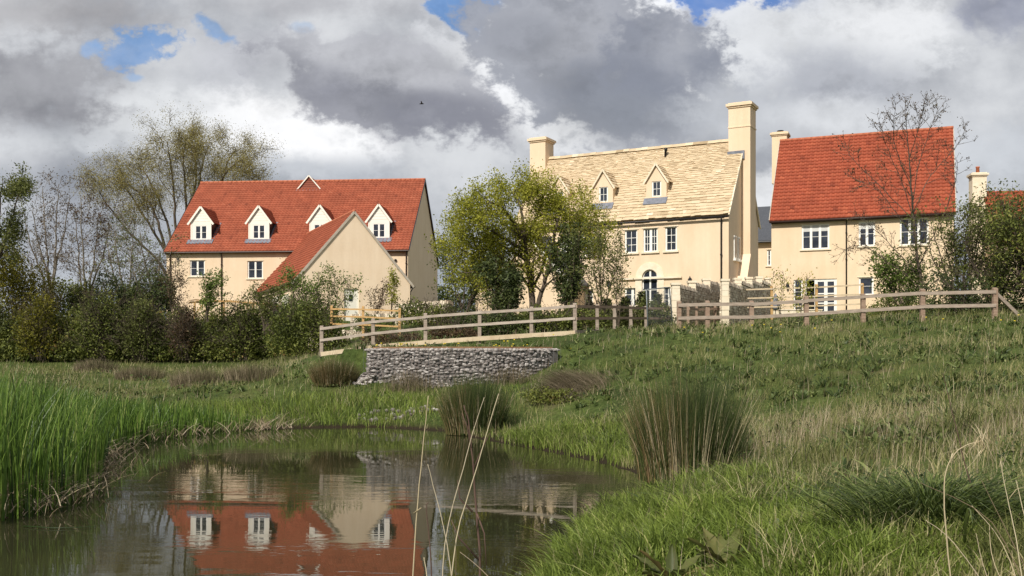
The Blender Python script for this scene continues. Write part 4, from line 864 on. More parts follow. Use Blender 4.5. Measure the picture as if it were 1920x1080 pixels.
def tubes(segs):
    """segs: list of (p0, p1, r0, r1) -> prisms; thick ones get six sides"""
    out = []
    for thick in (True, False):
        S = [s for s in segs if (s[2] > .03) == thick]
        if not S: continue
        n = 6 if thick else 3; A = np.array([s[0] for s in S], float); B = np.array([s[1] for s in S], float); r0 = np.array([s[2] for s in S]); r1 = np.array([s[3] for s in S])
        d = B-A; L = np.linalg.norm(d, axis=1)+1e-9; d /= L[:, None]; ref = np.where(np.abs(d[:, 2:3]) > .9, [[1, 0, 0]], [[0, 0, 1]])
        u = np.cross(d, ref); u /= np.linalg.norm(u, axis=1)[:, None]; w_ = np.cross(d, u); B = B+d*(r1*.5)[:, None]; V = np.empty((len(S), 2, n, 3))
        for k in range(n):
            t = 2*math.pi*k/n; q = u*math.cos(t)+w_*math.sin(t); V[:, 0, k] = A+q*r0[:, None]; V[:, 1, k] = B+q*r1[:, None]
        b = (np.arange(len(S))*2*n)[:, None]; k = np.arange(n)[None]; k2 = (k+1) % n
        Fq = np.stack([b+k, b+k2, b+n+k2, b+n+k], -1).reshape(-1, 4); out.append((V.reshape(-1, 3), Fq, np.full(len(Fq), .5)))
    return join(out)
def rv(): v = Vector((random.gauss(0, 1), random.gauss(0, 1), random.gauss(0, 1))); return v.normalized()
def grow(p, d, L, r, lev, maxlev, segs, tips, up=.12, wob=.16, kids=(3, 5), ang=(28, 55), shrink=(.45, .68), start=.25, minr=.006, grav=0.0):
    n = max(3, int(L/.35)) if lev < maxlev else 3; n = min(n, 9); st = L/n; p = Vector(p); d = Vector(d).normalized(); ks = random.randint(*kids); at_ = sorted(random.uniform(start, 1) for _ in range(ks)); ki = 0
    for i in range(n):
        t1 = (i+1)/n; d = (d+rv()*wob+Vector((0, 0, up-grav*lev*.5))*st).normalized(); q = p+d*st; ra = max(minr, r*(1-.75*i/n)); rb = max(minr, r*(1-.75*t1)); segs.append((tuple(p), tuple(q), ra, rb))
        if lev >= maxlev-1: tips.append(tuple(q))
        while lev < maxlev and ki < ks and at_[ki] <= t1:
            a = D2R(random.uniform(*ang)); ax_ = d.cross(rv()).normalized(); nd = (d*math.cos(a)+ax_*math.sin(a)).normalized()
            grow(q, nd, L*random.uniform(*shrink)*(1.15-.45*t1), rb*.68, lev+1, maxlev, segs, tips, up, wob, kids, ang, shrink, start, minr, grav); ki += 1
        p = q
def limb(pts, r0, r1, segs, tips, maxlev, twL, every=1, **k):
    """a main limb through given points, with side branches"""
    P = [Vector(p) for p in pts]; Q = []
    for i in range(len(P)-1):
        for s in range(5):
            t = s/5; a, b_ = P[max(i-1, 0)], P[i]; c, d = P[i+1], P[min(i+2, len(P)-1)]
            Q.append(.5*((2*b_)+(c-a)*t+(2*a-5*b_+4*c-d)*t*t+(-a+3*b_-3*c+d)*t**3)+rv()*(.02*(c-b_).length))
    Q.append(P[-1]); n = len(Q)-1
    for i in range(n):
        t = i/n; ra = r0+(r1-r0)*t; rb = r0+(r1-r0)*(i+1)/n; segs.append((tuple(Q[i]), tuple(Q[i+1]), ra, rb))
        if t > k.get('first', .3) and i % every == 0:
            for _ in range(k.get('per', 1)):
                d = (Q[i+1]-Q[i]).normalized(); a = D2R(random.uniform(30, 65)); ax_ = d.cross(rv()).normalized(); nd = d*math.cos(a)+ax_*math.sin(a)
                grow(Q[i], nd, twL*random.uniform(.6, 1.15)*(1.1-.4*t), max(.012, rb*.5), 1, maxlev, segs, tips, up=k.get('up', .1), wob=k.get('wob', .16), kids=k.get('kids', (3, 5)), minr=k.get('minr', .006), grav=k.get('grav', 0))
    tips.append(tuple(Q[-1]))
def make_tree(name, label, cat, base, limbs, bark, leafmat, nleaf, lsize, spread, maxlev=3, group=None, ivy=None, keep=None, **k):
    t = thing(name, label, cat, tuple(base), 0, group); B = np.array(base); segs, tips = [], []
    for (pts, r0, r1, twL) in limbs: limb([Vector(p)-Vector(base) for p in pts], r0, r1, segs, tips, maxlev, twL, **k)
    V, Fq, R = tubes(segs); link('trunk', np_mesh('trunk', V, Fq, R), bark, t)
    if nleaf:
        T = np.array(tips)
        if keep is not None: T = T[keep(T)]
        C = T[rng.integers(0, len(T), nleaf)]+rng.normal(0, spread, (nleaf, 3))
        lump = pnoise(C[:, 0]+C[:, 1]*.6, C[:, 2], 2.6)*.22
        V, Fq, R = leaf_quads(C, lsize); R = np.clip(R*.75+.12+lump, 0, 1); link('crown', np_mesh('crown', V, Fq, R), leafmat, t)
    return t
def bush(name, label, cat, base, blobs, leafmat, n, lsize, bark=None, group=None, stems=14, stemr=.018, edge=.5, twigs=0, hollow=.25):
    """blobs: (dx, dy, dz, rx, ry, rz) ellipsoids above the base"""
    t = thing(name, label, cat, tuple(base), 0, group); vol = np.array([b[3]*b[4]*b[5] for b in blobs])**.7; pr = vol/vol.sum(); Cs = []
    which = rng.choice(len(blobs), n, p=pr); D = rng.normal(size=(n, 3)); D /= np.linalg.norm(D, axis=1)[:, None]; rad = rng.random(n)**(1/3*(1-hollow)+.05)
    Bk = np.array(blobs)[which]
    lum = 1+.22*np.sin(D[:, 0]*5+which)*np.sin(D[:, 2]*6+which*2)+.15*rng.normal(size=n)*edge
    C = Bk[:, :3]+D*(rad*lum)[:, None]*Bk[:, 3:]; C = C[C[:, 2] > .02]
    V, Fq, R = leaf_quads(C, lsize); R = np.clip(R*.6+.2+.22*pnoise(C[:, 0], C[:, 2]+C[:, 1], 2.3)+.22*pnoise(C[:, 0], C[:, 2]*1.5, .8, 3), 0, 1)
    segs, tips = [], []
    for _ in range(stems):
        b_ = blobs[random.randrange(len(blobs))]; tgt = Vector(b_[:3])+Vector((random.uniform(-1, 1)*b_[3], random.uniform(-1, 1)*b_[4], random.uniform(-.2, 1.1)*b_[5]))
        p0 = Vector((b_[0]*.5+random.uniform(-.3, .3), b_[1]*.5, -.1)); mid = (p0+tgt)/2+rv()*.2; limb([p0, mid, tgt], stemr, stemr*.35, segs, tips, 1+(twigs > 0), .5+twigs, first=.4)
    if segs: Vt, Ft, Rt = tubes(segs); link('stems', np_mesh('stems', Vt, Ft, Rt), bark or M['bark'], t)
    link('foliage', np_mesh('foliage', V, Fq, R), leafmat, t); return t
def pl(Y, *uv): return [tuple(at(u, v, Y+random.uniform(-.03, .03)*abs(Y) if k else Y)) for k, (u, v) in enumerate(uv)]
def pld(Y, dmax, *uv):
    """polyline of photo points at depth Y, drifting by up to dmax metres towards or away as it rises"""
    e = random.uniform(-dmax, dmax); n = len(uv)-1; return [tuple(at(u, v, Y+e*k/n)) for k, (u, v) in enumerate(uv)]

# ------------------------------------------------------------------ trees
# the yellow-green leafy tree in front of the middle house
Y = 50; b = at(1000, 612, Y)
L_ = [(pld(Y, 0, (1000, 612), (997, 560), (992, 510), (985, 470), (982, 430)), .20, .10, 1.8), (pld(Y, 1.0, (1003, 612), (1012, 560), (1030, 500), (1040, 440), (1050, 385)), .16, .04, 1.7)]
for tgt in ((( 985, 470), (940, 440), (885, 400), (842, 372)), ((990, 500), (940, 490), (880, 470), (835, 440)), ((992, 520), (950, 530), (900, 505), (845, 500)), ((985, 460), (955, 400), (925, 365), (900, 355)), ((983, 440), (975, 380), (960, 345), (968, 325)),
            ((985, 450), (1010, 390), (1020, 350), (1010, 335)), ((1030, 490), (1060, 430), (1085, 385), (1075, 365)), ((1035, 460), (1070, 440), (1110, 420), (1120, 410)), ((990, 490), (930, 450), (870, 430), (850, 410)), ((983, 440), (940, 390), (910, 385), (880, 390)), ((1020, 520), (1060, 480), (1095, 450), (1130, 445)), ((995, 540), (960, 500), (930, 470), (900, 450)), ((995, 550), (1025, 470), (1000, 420), (1030, 380))):
    L_.append((pld(Y, 3.2, *tgt), .085, .02, 1.45))
L_ = [([tuple(Vector(b)+(Vector(p)-Vector(b))*(1-.10*k_/(len(pt)-1))) if i_ > 1 else p for k_, p in enumerate(pt)], ra_, rb_, tw_*.8) for i_, (pt, ra_, rb_, tw_) in enumerate(L_)]
make_tree('leafy_tree', 'broad tree with yellow-green spring leaves in front of the middle house', 'tree', b, L_, M['bark'], M['oak'], 46000, .12, .24, maxlev=3, per=1, first=.25, kids=(3, 4), up=.13,
          keep=lambda T: (T[:, 2] > 1.4) | (rng.random(len(T)) < .25))
# darker leafy saplings clothing the foot of it
def sapling(name, label, cat, u, v, Y, top, n, mat, nl, ls, sp=.13, w=30, group=None, bark='bark', twL=.55, lev=2, r=.03, minr=.005, per=1):
    base = at(u, v, Y); L = []
    for _ in range(n):
        du = random.uniform(-w, w); tt_ = top+random.uniform(0, .3)*(v-top); L.append((pld(Y, .8, (u+random.uniform(-6, 6), v), (u+du*.35, v+(tt_-v)*.4), (u+du*.8+random.uniform(-6, 6), v+(tt_-v)*.75), (u+du, tt_)), r, r*.3, twL))
    return make_tree(name, label, cat, base, L, M[bark], M[mat], nl, ls, sp, maxlev=lev, group=group, first=.2, kids=(2, 4), minr=minr, per=per)
sapling('dark_leaved_sapling', 'dense dark-leaved sapling growing right of the yellow-green tree trunk', 'sapling', 1070, 620, 48, 425, 9, 'bush_dark', 5200, .15, w=42, r=.05)
sapling('dark_leaved_sapling', 'thin sapling with sparse dark leaves before the middle house windows', 'sapling', 1128, 620, 47, 408, 7, 'bush_olive', 2600, .12, w=48, twL=.8)
sapling('dark_leaved_sapling', 'ivy-dark shrub with twiggy top left of the leafy tree trunk', 'shrub', 948, 632, 47, 478, 9, 'bush_dark', 5200, .15, w=42, r=.04)
sapling('twiggy_sapling', 'slender bare-stemmed sapling left of the arched door', 'sapling', 1160, 625, 46, 470, 4, 'bush_olive', 900, .10, w=18, lev=2, r=.02)
sapling('leafy_sapling', 'olive drooping tree beside the gable end of the long house', 'tree', 868, 610, 58, 470, 10, 'bush_olive', 7500, .14, sp=.22, w=62, twL=1.3, r=.05)
# narrow upright garden shrubs in front of the middle house
for k, (u, v, tp, Y, lb) in enumerate(((1172, 590, 553, 50, 'narrow dark upright shrub, first left of the arched door'), (1203, 592, 545, 50, 'narrow dark upright shrub at the left jamb of the arched door'), (1232, 592, 548, 49.5, 'bushy upright shrub behind the steel mesh panel'), (1137, 592, 556, 50, 'narrow dark upright shrub behind the dark saplings'), (1105, 592, 560, 50.5, 'narrow dark upright shrub nearest the leafy tree'))):
    h = (v-tp)/F*Y; bush('upright_shrub', lb, 'shrub', at(u, v+12, Y), [(0, 0, h*.6, .30, .3, h*.6), (.05, 0, h*.95, .2, .2, h*.3)], M['bush_dark'], 1100, .12, group='upright shrubs in front of the middle house', stems=5, stemr=.012)
# undergrowth behind the fence, under the trees
for (u, v, Y, w_, h_, mat, n, lb) in ((905, 634, 43, 1.3, .95, 'bush_dark', 3600, 'dark bramble bush behind the fence left of the tree trunk'), (968, 630, 43, 1.4, .9, 'bush_dark', 3600, 'dark bramble bush behind the fence at the tree foot'), (1030, 626, 43, 1.3, .95, 'hedge', 3400, 'green bramble bush behind the fence right of the tree trunk'), (1095, 624, 43.5, 1.1, 1.0, 'hedge', 3200, 'leafy bush behind the fence corner post'), (1150, 622, 47.5, 1.3, 1.1, 'bush_olive', 3200, 'olive bush behind the receding brown rails'), (1225, 622, 46.2, .9, 1.3, 'bush_olive', 2400, 'olive climbing growth against the steel mesh panel'),
                                      (800, 610, 52, 1.6, 1.1, 'hedge', 3600, 'mid green shrub by the low stone wall'), (705, 622, 56, 1.2, .8, 'bush_light', 2200, 'light green shrub beside the short golden fence'), (850, 640, 42, 1.0, .55, 'bush_brown', 1500, 'low brownish bush behind the weathered fence'), (740, 648, 42, 1.3, .5, 'bush_brown', 1300, 'low brown scrub behind the lower end of the fence')):
    bush('bramble_bush', lb, 'bush', at(u, v, Y), [(0, 0, h_*.5, w_, .8, h_*.6), (-w_*.5, .1, h_*.5, w_*.6, .7, h_*.75), (w_*.55, 0, h_*.45, w_*.6, .7, h_*.6)], M[mat], n, .13, stems=12, stemr=.014, twigs=.3)
# bare-twigged garden shrubs against the annexe wall
sapling('garden_shrub', 'thin twiggy shrub with sparse dark leaves against the annexe gable', 'shrub', 706, 600, 66, 526, 6, 'bush_brown', 700, .13, w=22, lev=1, r=.02, twL=.35)
sapling('garden_shrub', 'tall thin yellow-green shrub at the right edge of the annexe gable', 'shrub', 735, 600, 65, 505, 4, 'oak', 800, .14, w=12, lev=1, r=.02, twL=.5)
sapling('forked_sapling', 'bare forked sapling rising beside the annexe door', 'sapling', 650, 596, 62, 506, 2, 'bush_brown', 60, .1, w=32, lev=2, r=.022, twL=.6)
# the big willow behind the long house
Y = 108; b = at(335, 560, Y); L_ = []
for tg in (((335, 560), (310, 470), (270, 400), (225, 330), (175, 300)), ((335, 560), (320, 450), (300, 370), (265, 300), (250, 285)), ((338, 560), (330, 440), (325, 350), (318, 280), (310, 230)), ((338, 560), (345, 450), (350, 350), (345, 280), (350, 225)), ((340, 560), (360, 440), (375, 340), (385, 280), (400, 235)),
           ((342, 560), (375, 440), (405, 350), (440, 290), (480, 262)), ((342, 560), (380, 470), (420, 380), (455, 340), (500, 318)), ((335, 560), (290, 480), (240, 430), (190, 370), (168, 335)), ((335, 540), (300, 430), (280, 370), (240, 330), (205, 310)), ((342, 540), (390, 400), (420, 330), (440, 270), (455, 250)), ((340, 500), (348, 400), (370, 320), (370, 260), (378, 228))):
    L_.append((pld(Y, 5, *tg), .19, .035, 3.6))
L_ = [([tuple(Vector(b)+(Vector(p)-Vector(b))*.90) for p in pt], ra_, rb_, tw_*.9) for (pt, ra_, rb_, tw_) in L_]
make_tree('willow_tree', 'tall spreading willow with sparse tan buds behind the long house', 'tree', b, L_, M['bark'], M['willow'], 95000, .125, .55, maxlev=3, first=.35, kids=(3, 5), up=.12, wob=.13, minr=.016)
# bare trees left of the long house
for (u, v, Y, tgts, lb, nl, mat) in ((95, 590, 80, ((80, 350), (110, 345), (60, 380), (130, 365), (45, 400)), 'bare grey tree standing left behind the hedge, nearest the golden bush', 2400, 'bush_brown'),
                                     (165, 600, 78, ((150, 365), (185, 400), (205, 420), (140, 400)), 'bare grey tree standing between the golden bush and the willow', 2400, 'bush_brown'),
                                     (235, 600, 76, ((215, 430), (250, 440), (280, 470), (200, 450)), 'low bare grey tree standing beneath the willow', 1800, 'bush_olive'), (290, 600, 74, ((262, 430), (300, 470), (318, 500), (240, 480)), 'twiggy bare tree touching the left corner of the long house', 1800, 'bush_olive')):
    base = at(u, v, Y); L_ = [(pld(Y, 2, (u, v), (u+(a-u)*.3+random.uniform(-8, 8), v+(c-v)*.35), (u+(a-u)*.75, v+(c-v)*.7), (a, c)), .10, .02, 2.0) for a, c in tgts]
    make_tree('bare_tree', lb, 'tree', base, L_, M['bark_grey'], M[mat], nl, .15, .25, maxlev=3, group='bare trees behind the hedge', first=.25, kids=(3, 4), minr=.013)
b = at(-30, 640, 60); make_tree('leafy_tree', 'small-leaved tree cut off by the left edge of the view', 'tree', b, [(pld(60, 1, (-30, 640), (-15, 520), (-5, 430), (5, 330)), .12, .02, 1.6), (pld(60, 1, (-30, 600), (0, 480), (25, 400), (38, 350)), .08, .02, 1.4), (pld(60, 1, (-30, 600), (-50, 480), (-40, 400), (-30, 340)), .08, .02, 1.4)], M['bark'], M['bush_olive'], 9000, .15, .22, maxlev=3, first=.2, kids=(2, 4))
# bushes of the left belt
for (nm, lb, u, v, Y, bl, mat, n, ls) in (
    ('golden_bush', 'tall golden-green bush at the left edge', 45, 640, 63, [(-1.0, 0, 2.6, 2.0, 1.5, 2.6), (.8, .3, 2.2, 1.4, 1.4, 2.3), (-1.2, 0, 4.7, 1.4, 1.2, 1.6)], 'bush_gold', 15000, .16),
    ('hedge_tree', 'dark green round bush beneath the bare trees', 215, 640, 66, [(0, 0, 2.2, 1.9, 1.4, 2.2), (1.6, 0, 1.7, 1.4, 1.2, 1.8)], 'bush_dark', 11000, .16),
    ('hedge_tree', 'dark green bush at the left corner of the long house', 292, 640, 66, [(0, 0, 2.2, 1.6, 1.4, 2.4), (-1.3, 0, 1.8, 1.2, 1.2, 1.9), (.5, 0, 3.2, .8, .8, 1.2)], 'bush_dark', 11000, .16),
    ('hedge_tree', 'mid green bush between the golden bush and the dark ones', 130, 640, 66, [(0, 0, 1.9, 1.8, 1.4, 2.1), (.9, 0, 2.5, 1.0, 1.0, 1.4)], 'hedge', 9000, .16)):
    bush(nm, lb, 'bush', at(u, v, Y), bl, M[mat], n, ls, stems=22, stemr=.03, twigs=.8)
# the long hedge
h0 = at(0, 676, 61); bl = []
for u in np.arange(-70, 640, 21):
    x = (u-CU)/F*61.5-h0.x; top = 590 if u < 120 else (575 if u < 300 else (585 if u < 420 else (582 if u < 560 else 590))); top += random.uniform(-22, 12)
    hgt = (665-top)/F*61.5+2.1-h0.z; bl.append((x, random.uniform(-.4, .6), hgt*.42, random.uniform(.8, 1.2), random.uniform(.9, 1.4), hgt*.55)); bl.append((x+random.uniform(-.4, .4), -.6, hgt*.22, .8, 1.0, hgt*.3))
    if random.random() < .8: bl.append((x+random.uniform(-.4, .4), random.uniform(-.9, .5), hgt*random.uniform(.45, .85), random.uniform(.35, .7), .6, hgt*.28))
bush('hedge', 'long dense dark green hedge below the long house', 'hedge', h0, bl, M['hedge'], 105000, .165, stems=170, stemr=.016, twigs=.9, hollow=.45, edge=1.1)
# shrubs that stand out of the hedge
sapling('hawthorn_shrub', 'pale green pointed shrub rising from the hedge before the left downpipe', 'shrub', 386, 604, 59, 508, 6, 'bush_light', 1700, .14, w=26, r=.03, sp=.12, twL=.6)
sapling('hawthorn_shrub', 'large arching grey-green hawthorn in front of the annexe', 'shrub', 600, 640, 57, 500, 10, 'bush_light', 4800, .13, w=58, r=.045, sp=.18, twL=.9)
sapling('hawthorn_shrub', 'bent dark-stemmed shrub at the low eave of the annexe', 'shrub', 500, 620, 58, 530, 5, 'bush_olive', 2200, .13, w=38, r=.045, twL=.7)
sapling('hawthorn_shrub', 'twiggy brownish shrub at the left end wall of the long house', 'shrub', 325, 610, 62, 490, 5, 'bush_brown', 700, .12, w=22, r=.02, twL=.6)
bush('hawthorn_shrub', 'dark rounded shrub at the right end of the hedge beside the fence', 'shrub', at(590, 668, 52), [(0, 0, 1.0, 1.3, 1.0, 1.5), (-1.4, 0, 1.1, 1.1, 1, 1.5), (1.0, .2, .7, .8, .8, .9), (-.2, 0, 2.1, .8, .7, .9)], M['hedge'], 11000, .14, stems=20, stemr=.02, twigs=.5)
for (u, tp, mat, n, lb, w_) in ((70, 548, 'bush_gold', 4200, 'golden-green shrub standing out of the hedge below the golden bush', 1.2), (185, 545, 'hedge', 4600, 'rounded mid green shrub standing out of the hedge under the bare trees', 1.3), (262, 556, 'bush_olive', 3200, 'olive shrub standing out of the hedge left of the long house', 1.0), (345, 572, 'bush_brown', 1800, 'bronze tinted shrub in the hedge below the long house corner', .8), (455, 566, 'hedge', 3600, 'dark green shrub bulging from the hedge below the second first-floor window', 1.1), (535, 560, 'bush_light', 3000, 'pale leafy shrub in the hedge below the annexe eave', 1.0)):
    b_ = at(u, 672, 59.6); h = (672-tp)/F*59.6; bush('hedge_shrub', lb, 'shrub', b_, [(0, 0, h*.5, w_, .8, h*.5), (w_*.3, 0, h*.78, w_*.55, .6, h*.24), (-w_*.5, .1, h*.35, w_*.7, .8, h*.38)], M[mat], n, .14, stems=22, stemr=.014, twigs=.8, edge=1.3)
# distant trees seen between the houses
bush('distant_trees', 'low dark trees far away between the long house and the middle house', 'trees', at(850, 590, 150), [(-4, 0, 2, 5, 2, 3), (3, 0, 1.5, 4, 2, 2.4), (9, 1, 2, 4, 2, 3)], M['bush_dark'], 7000, .5, stems=0)
# right-hand bare tree
Y = 43; b = at(1722, 600, Y); L_ = [(pld(Y, .3, (1722, 600), (1728, 540), (1718, 470), (1712, 400), (1706, 320), (1700, 250), (1696, 185)), .075, .010, .8)]
for tg in (((1716, 450), (1680, 400), (1640, 350), (1600, 340)), ((1714, 420), (1690, 340), (1660, 270), (1650, 230)), ((1710, 380), (1725, 300), (1745, 240), (1760, 200)), ((1712, 400), (1745, 330), (1790, 280), (1812, 240)), ((1725, 520), (1680, 470), (1640, 430), (1600, 400)), ((1728, 540), (1650, 480), (1610, 460), (1580, 470)), ((1708, 350), (1680, 280), (1675, 240), (1680, 190)), ((1722, 500), (1760, 420), (1790, 350), (1795, 300)), ((1712, 410), (1670, 370), (1600, 300), (1585, 270)), ((1704, 300), (1720, 250), (1728, 215), (1740, 185))):
    L_.append((pld(Y, 1.6, *tg), .024, .007, .8))
make_tree('bare_tree', 'slender bare tree with tiny buds in front of the right house roof', 'tree', b, L_, M['bark'], M['bush_brown'], 2600, .08, .05, maxlev=2, first=.2, per=2, kids=(2, 4), up=.35, wob=.12, minr=.0062)
# right-hand leafy shrubs
sapling('fresh_leaved_shrub', 'fresh green shrub at the foot of the bare tree by the bank fence', 'shrub', 1690, 608, 44, 478, 11, 'bush_light', 5200, .12, w=44, r=.03, sp=.14, twL=.7)
bush('low_shrub', 'low dark green shrubs behind the bank fence under the bare tree', 'shrub', at(1740, 606, 42.5), [(-1.6, 0, .45, 1.0, .7, .6), (0, 0, .4, 1.2, .7, .6), (1.7, 0, .5, 1.2, .7, .7)], M['hedge'], 6500, .11, stems=16, stemr=.012, twigs=.2)
sapling('twiggy_tree', 'dark twiggy tree with bronze leaves hiding the right house corner', 'tree', 1800, 612, 41, 385, 11, 'bush_olive', 4600, .12, sp=.16, w=62, twL=1.1, r=.045, lev=3)
sapling('twiggy_tree', 'tangled dark green tree before the distant red roof', 'tree', 1862, 610, 40, 378, 11, 'bush_olive', 5200, .12, sp=.16, w=62, twL=1.2, r=.045, lev=3)
sapling('twiggy_tree', 'green leafy tree cut off by the right edge of the view', 'tree', 1938, 615, 38, 372, 14, 'hedge', 10000, .12, sp=.2, w=60, twL=1.1, r=.05, lev=3)
bush('low_shrub', 'dark thicket at the foot of the right-hand trees', 'shrub', at(1860, 612, 38.5), [(-1.8, 0, .9, 1.3, .8, 1.2), (0, 0, .9, 1.3, .8, 1.3), (1.6, 0, 1.0, 1.2, .8, 1.4)], M['bush_dark'], 7500, .12, stems=22, stemr=.014, twigs=.5)
sapling('garden_sapling', 'thin bare-stemmed sapling left of the open garden doors', 'sapling', 1497, 612, 40, 505, 4, 'oak', 420, .09, w=22, lev=1, r=.014, twL=.4)
sapling('garden_sapling', 'thin willowy sapling before the white wall lantern of the right house', 'sapling', 1462, 614, 41, 500, 3, 'oak', 260, .09, w=12, lev=1, r=.012, twL=.4)

# ================================================================== ground growth (uncountable)
def fan(n, y0, y1, p=1.0, half=.60, xlo=None, xhi=None):
    u = rng.random(n); Yv = y0*(y1/y0)**u if p == 1 else (y0**(1-p)+u*(y1**(1-p)-y0**(1-p)))**(1/(1-p)); X = rng.uniform(-half, half, n)*Yv; return X, Yv
def on_land(X, Yv, m=.05):
    sd = shore_sd(X, Yv); k = sd > m
    r = np.hypot(X-GAB[0], Yv-GAB[1]); k &= ~((r > GAB[2]-.35) & (r < GAB[2]+.6) & (Yv < GAB[1]-2.9)); return k, sd
def lay(X, Yv): return np.stack([X, Yv, ground_z(X, Yv)-.02], -1)
def lean_v(n, a=.35, bias=(.06, 0)): t = rng.uniform(0, 2*math.pi, n); r = np.abs(rng.normal(0, a, n)); return np.stack([np.cos(t)*r+bias[0], np.sin(t)*r+bias[1]], -1)
# general meadow grass
parts = []
X, Yv = fan(360000, 6.2, 62, 1.0, .75); k, sd = on_land(X, Yv); X, Yv, sd = X[k], Yv[k], sd[k]
patch = pnoise(X, Yv, .8)+.6*pnoise(X, Yv, 2.3, 1); near = np.clip(1-(Yv-6)/30, 0, 1)
keepm = (rng.random(len(X)) < .62+.4*patch); 
X, Yv, sd, patch, near = X[keepm], Yv[keepm], sd[keepm], patch[keepm], near[keepm]; N = len(X)
fenceband = (Yv > 36) & (X > -8)
tf = np.maximum(0, pnoise(X, Yv, 5.5, 2.2))*np.maximum(0, pnoise(X, Yv, 2.0, 7))*1.6; H = (.13+.09*patch+.10*rng.random(N)+.45*tf)*(1+.3*rng.normal(size=N)); H = np.clip(H*np.where(Yv > 34, 1.25, 1.15), .05, .6); H = np.where(fenceband & (Yv > 38), H*.5, H); H = np.where((np.hypot(X-GAB[0], Yv-GAB[1]) < 5.2) & (Yv > 33.5) | ((Yv > 35) & (Yv < 40) & (X > -8) & (X < 2)), H*.4, H)
kd = 1-np.exp(-((X-1.25)/.5)**2-((Yv-7.6)/.5)**2)-np.exp(-((X-1.7)/.5)**2-((Yv-7.8)/.5)**2); H = H*np.clip(kd, .3, 1)
W = np.maximum(.007+.008*rng.random(N)**2, .00042*Yv)
R = np.clip(.45+.20*rng.normal(size=N)+.22*pnoise(X, Yv, .35, 2)+.25*pnoise(X, Yv, 3.1, 6)+.22*pnoise(X, Yv, .9, 8)-.30*tf, 0, 1)
straw = pnoise(X, Yv, .55, 3.1)+.5*pnoise(X, Yv, 1.9, .3); R = np.where((straw > .2) & (rng.random(N) < .4), rng.uniform(.85, 1, N), np.minimum(R, .93))
parts.append(blades(lay(X, Yv), H, W, lean_v(N, .5), 1.6, 3, rnd=R, droop=.2)); stuff('meadow_grass', parts, M['grass'], 'rough green meadow grass on the banks')
# lush bright grass along the water and bottom centre
parts = []
X, Yv = fan(210000, 6.4, 34, 1.0, .5); k, sd = on_land(X, Yv, .0); X, Yv, sd = X[k], Yv[k], sd[k]
def bump(X, Yv, x, y, rx, ry): return np.exp(-((X-x)/rx)**2-((Yv-y)/ry)**2)
lush = 1.0*bump(X, Yv, 1.0, 11.0, 1.1, 3.2)+.9*bump(X, Yv, 1.6, 8.0, 1.5, 1.6)+1.1*bump(X, Yv, 1.0, 23.4, 1.7, 2.0)+.8*bump(X, Yv, 2.3, 20.6, .8, 1.5)+1.0*bump(X, Yv, -3.4, 30.2, 2.2, .8)+1.0*bump(X, Yv, -7, 30.0, 3, 1.4)+.8*bump(X, Yv, -4.5, 31, 5, 1.0)+.7*bump(X, Yv, 2.6, 12.2, .7, 2.0)+.35*bump(X, Yv, 3.2, 8.6, 1.2, 1.2)
lush += .25*pnoise(X, Yv, 1.4, 4)*(lush > .2)-1.1*bump(X, Yv, 1.22, 7.6, .42, .45)-1.1*bump(X, Yv, 1.68, 7.8, .4, .45); k = rng.random(len(X)) < np.clip(lush, 0, 1); X, Yv, lush = X[k], Yv[k], lush[k]; N = len(X)
H = (.16+.22*np.clip(lush, 0, 1)*rng.uniform(.4, 1.4, N)+.22*np.maximum(0, pnoise(X, Yv, 4.5, 1)))*np.where(Yv > 19, 1.15, 1.05)
parts.append(blades(lay(X, Yv), H, np.maximum(.011+.011*rng.random(N), .0006*Yv), lean_v(N, .5, (-.08, -.05)), 1.7, 4, rnd=np.clip(.42+.22*rng.normal(size=N)+.3*pnoise(X, Yv, 2.5), 0, 1), droop=.28)); stuff('waterside_grass', parts, M['grass_bright'], 'lush bright green grass along the water')
# tall green reeds on the left shore
parts = []
X = rng.uniform(-17.5, -5.6, 100000); Yv = rng.uniform(11.5, 33, 100000); k, sd = on_land(X, Yv, -.25); u_ = CU+F*X/Yv
band = (sd < 2.6+.8*pnoise(X, Yv, 1.1)) & (sd > -.25) & (Yv < 28.6) & (u_ > -800) & (rng.random(len(X)) < .36); X, Yv, sd = X[k & band], Yv[k & band], sd[k & band]; N = len(X)
H = np.interp(Yv, [12, 14, 17, 20, 24, 28], [2.15, 1.95, 1.6, 1.4, 1.15, .7])*rng.uniform(.62, 1.1, N)*np.clip(.75+.3*(sd+.3), .6, 1.05)
P = lay(X, Yv); P[:, 2] = np.maximum(P[:, 2], -.05)
parts.append(blades(P, H, rng.uniform(.016, .036, N)*np.clip(Yv/16, .8, 1.3), lean_v(N, .16, (.04, 0)), 2.4, 5, yaw=rng.uniform(-1.3, 1.3, N), rnd=np.clip(.5+.27*rng.normal(size=N), 0, 1), droop=.06)); stuff('green_reeds', parts, M['reed'], 'tall green reeds on the left shore')
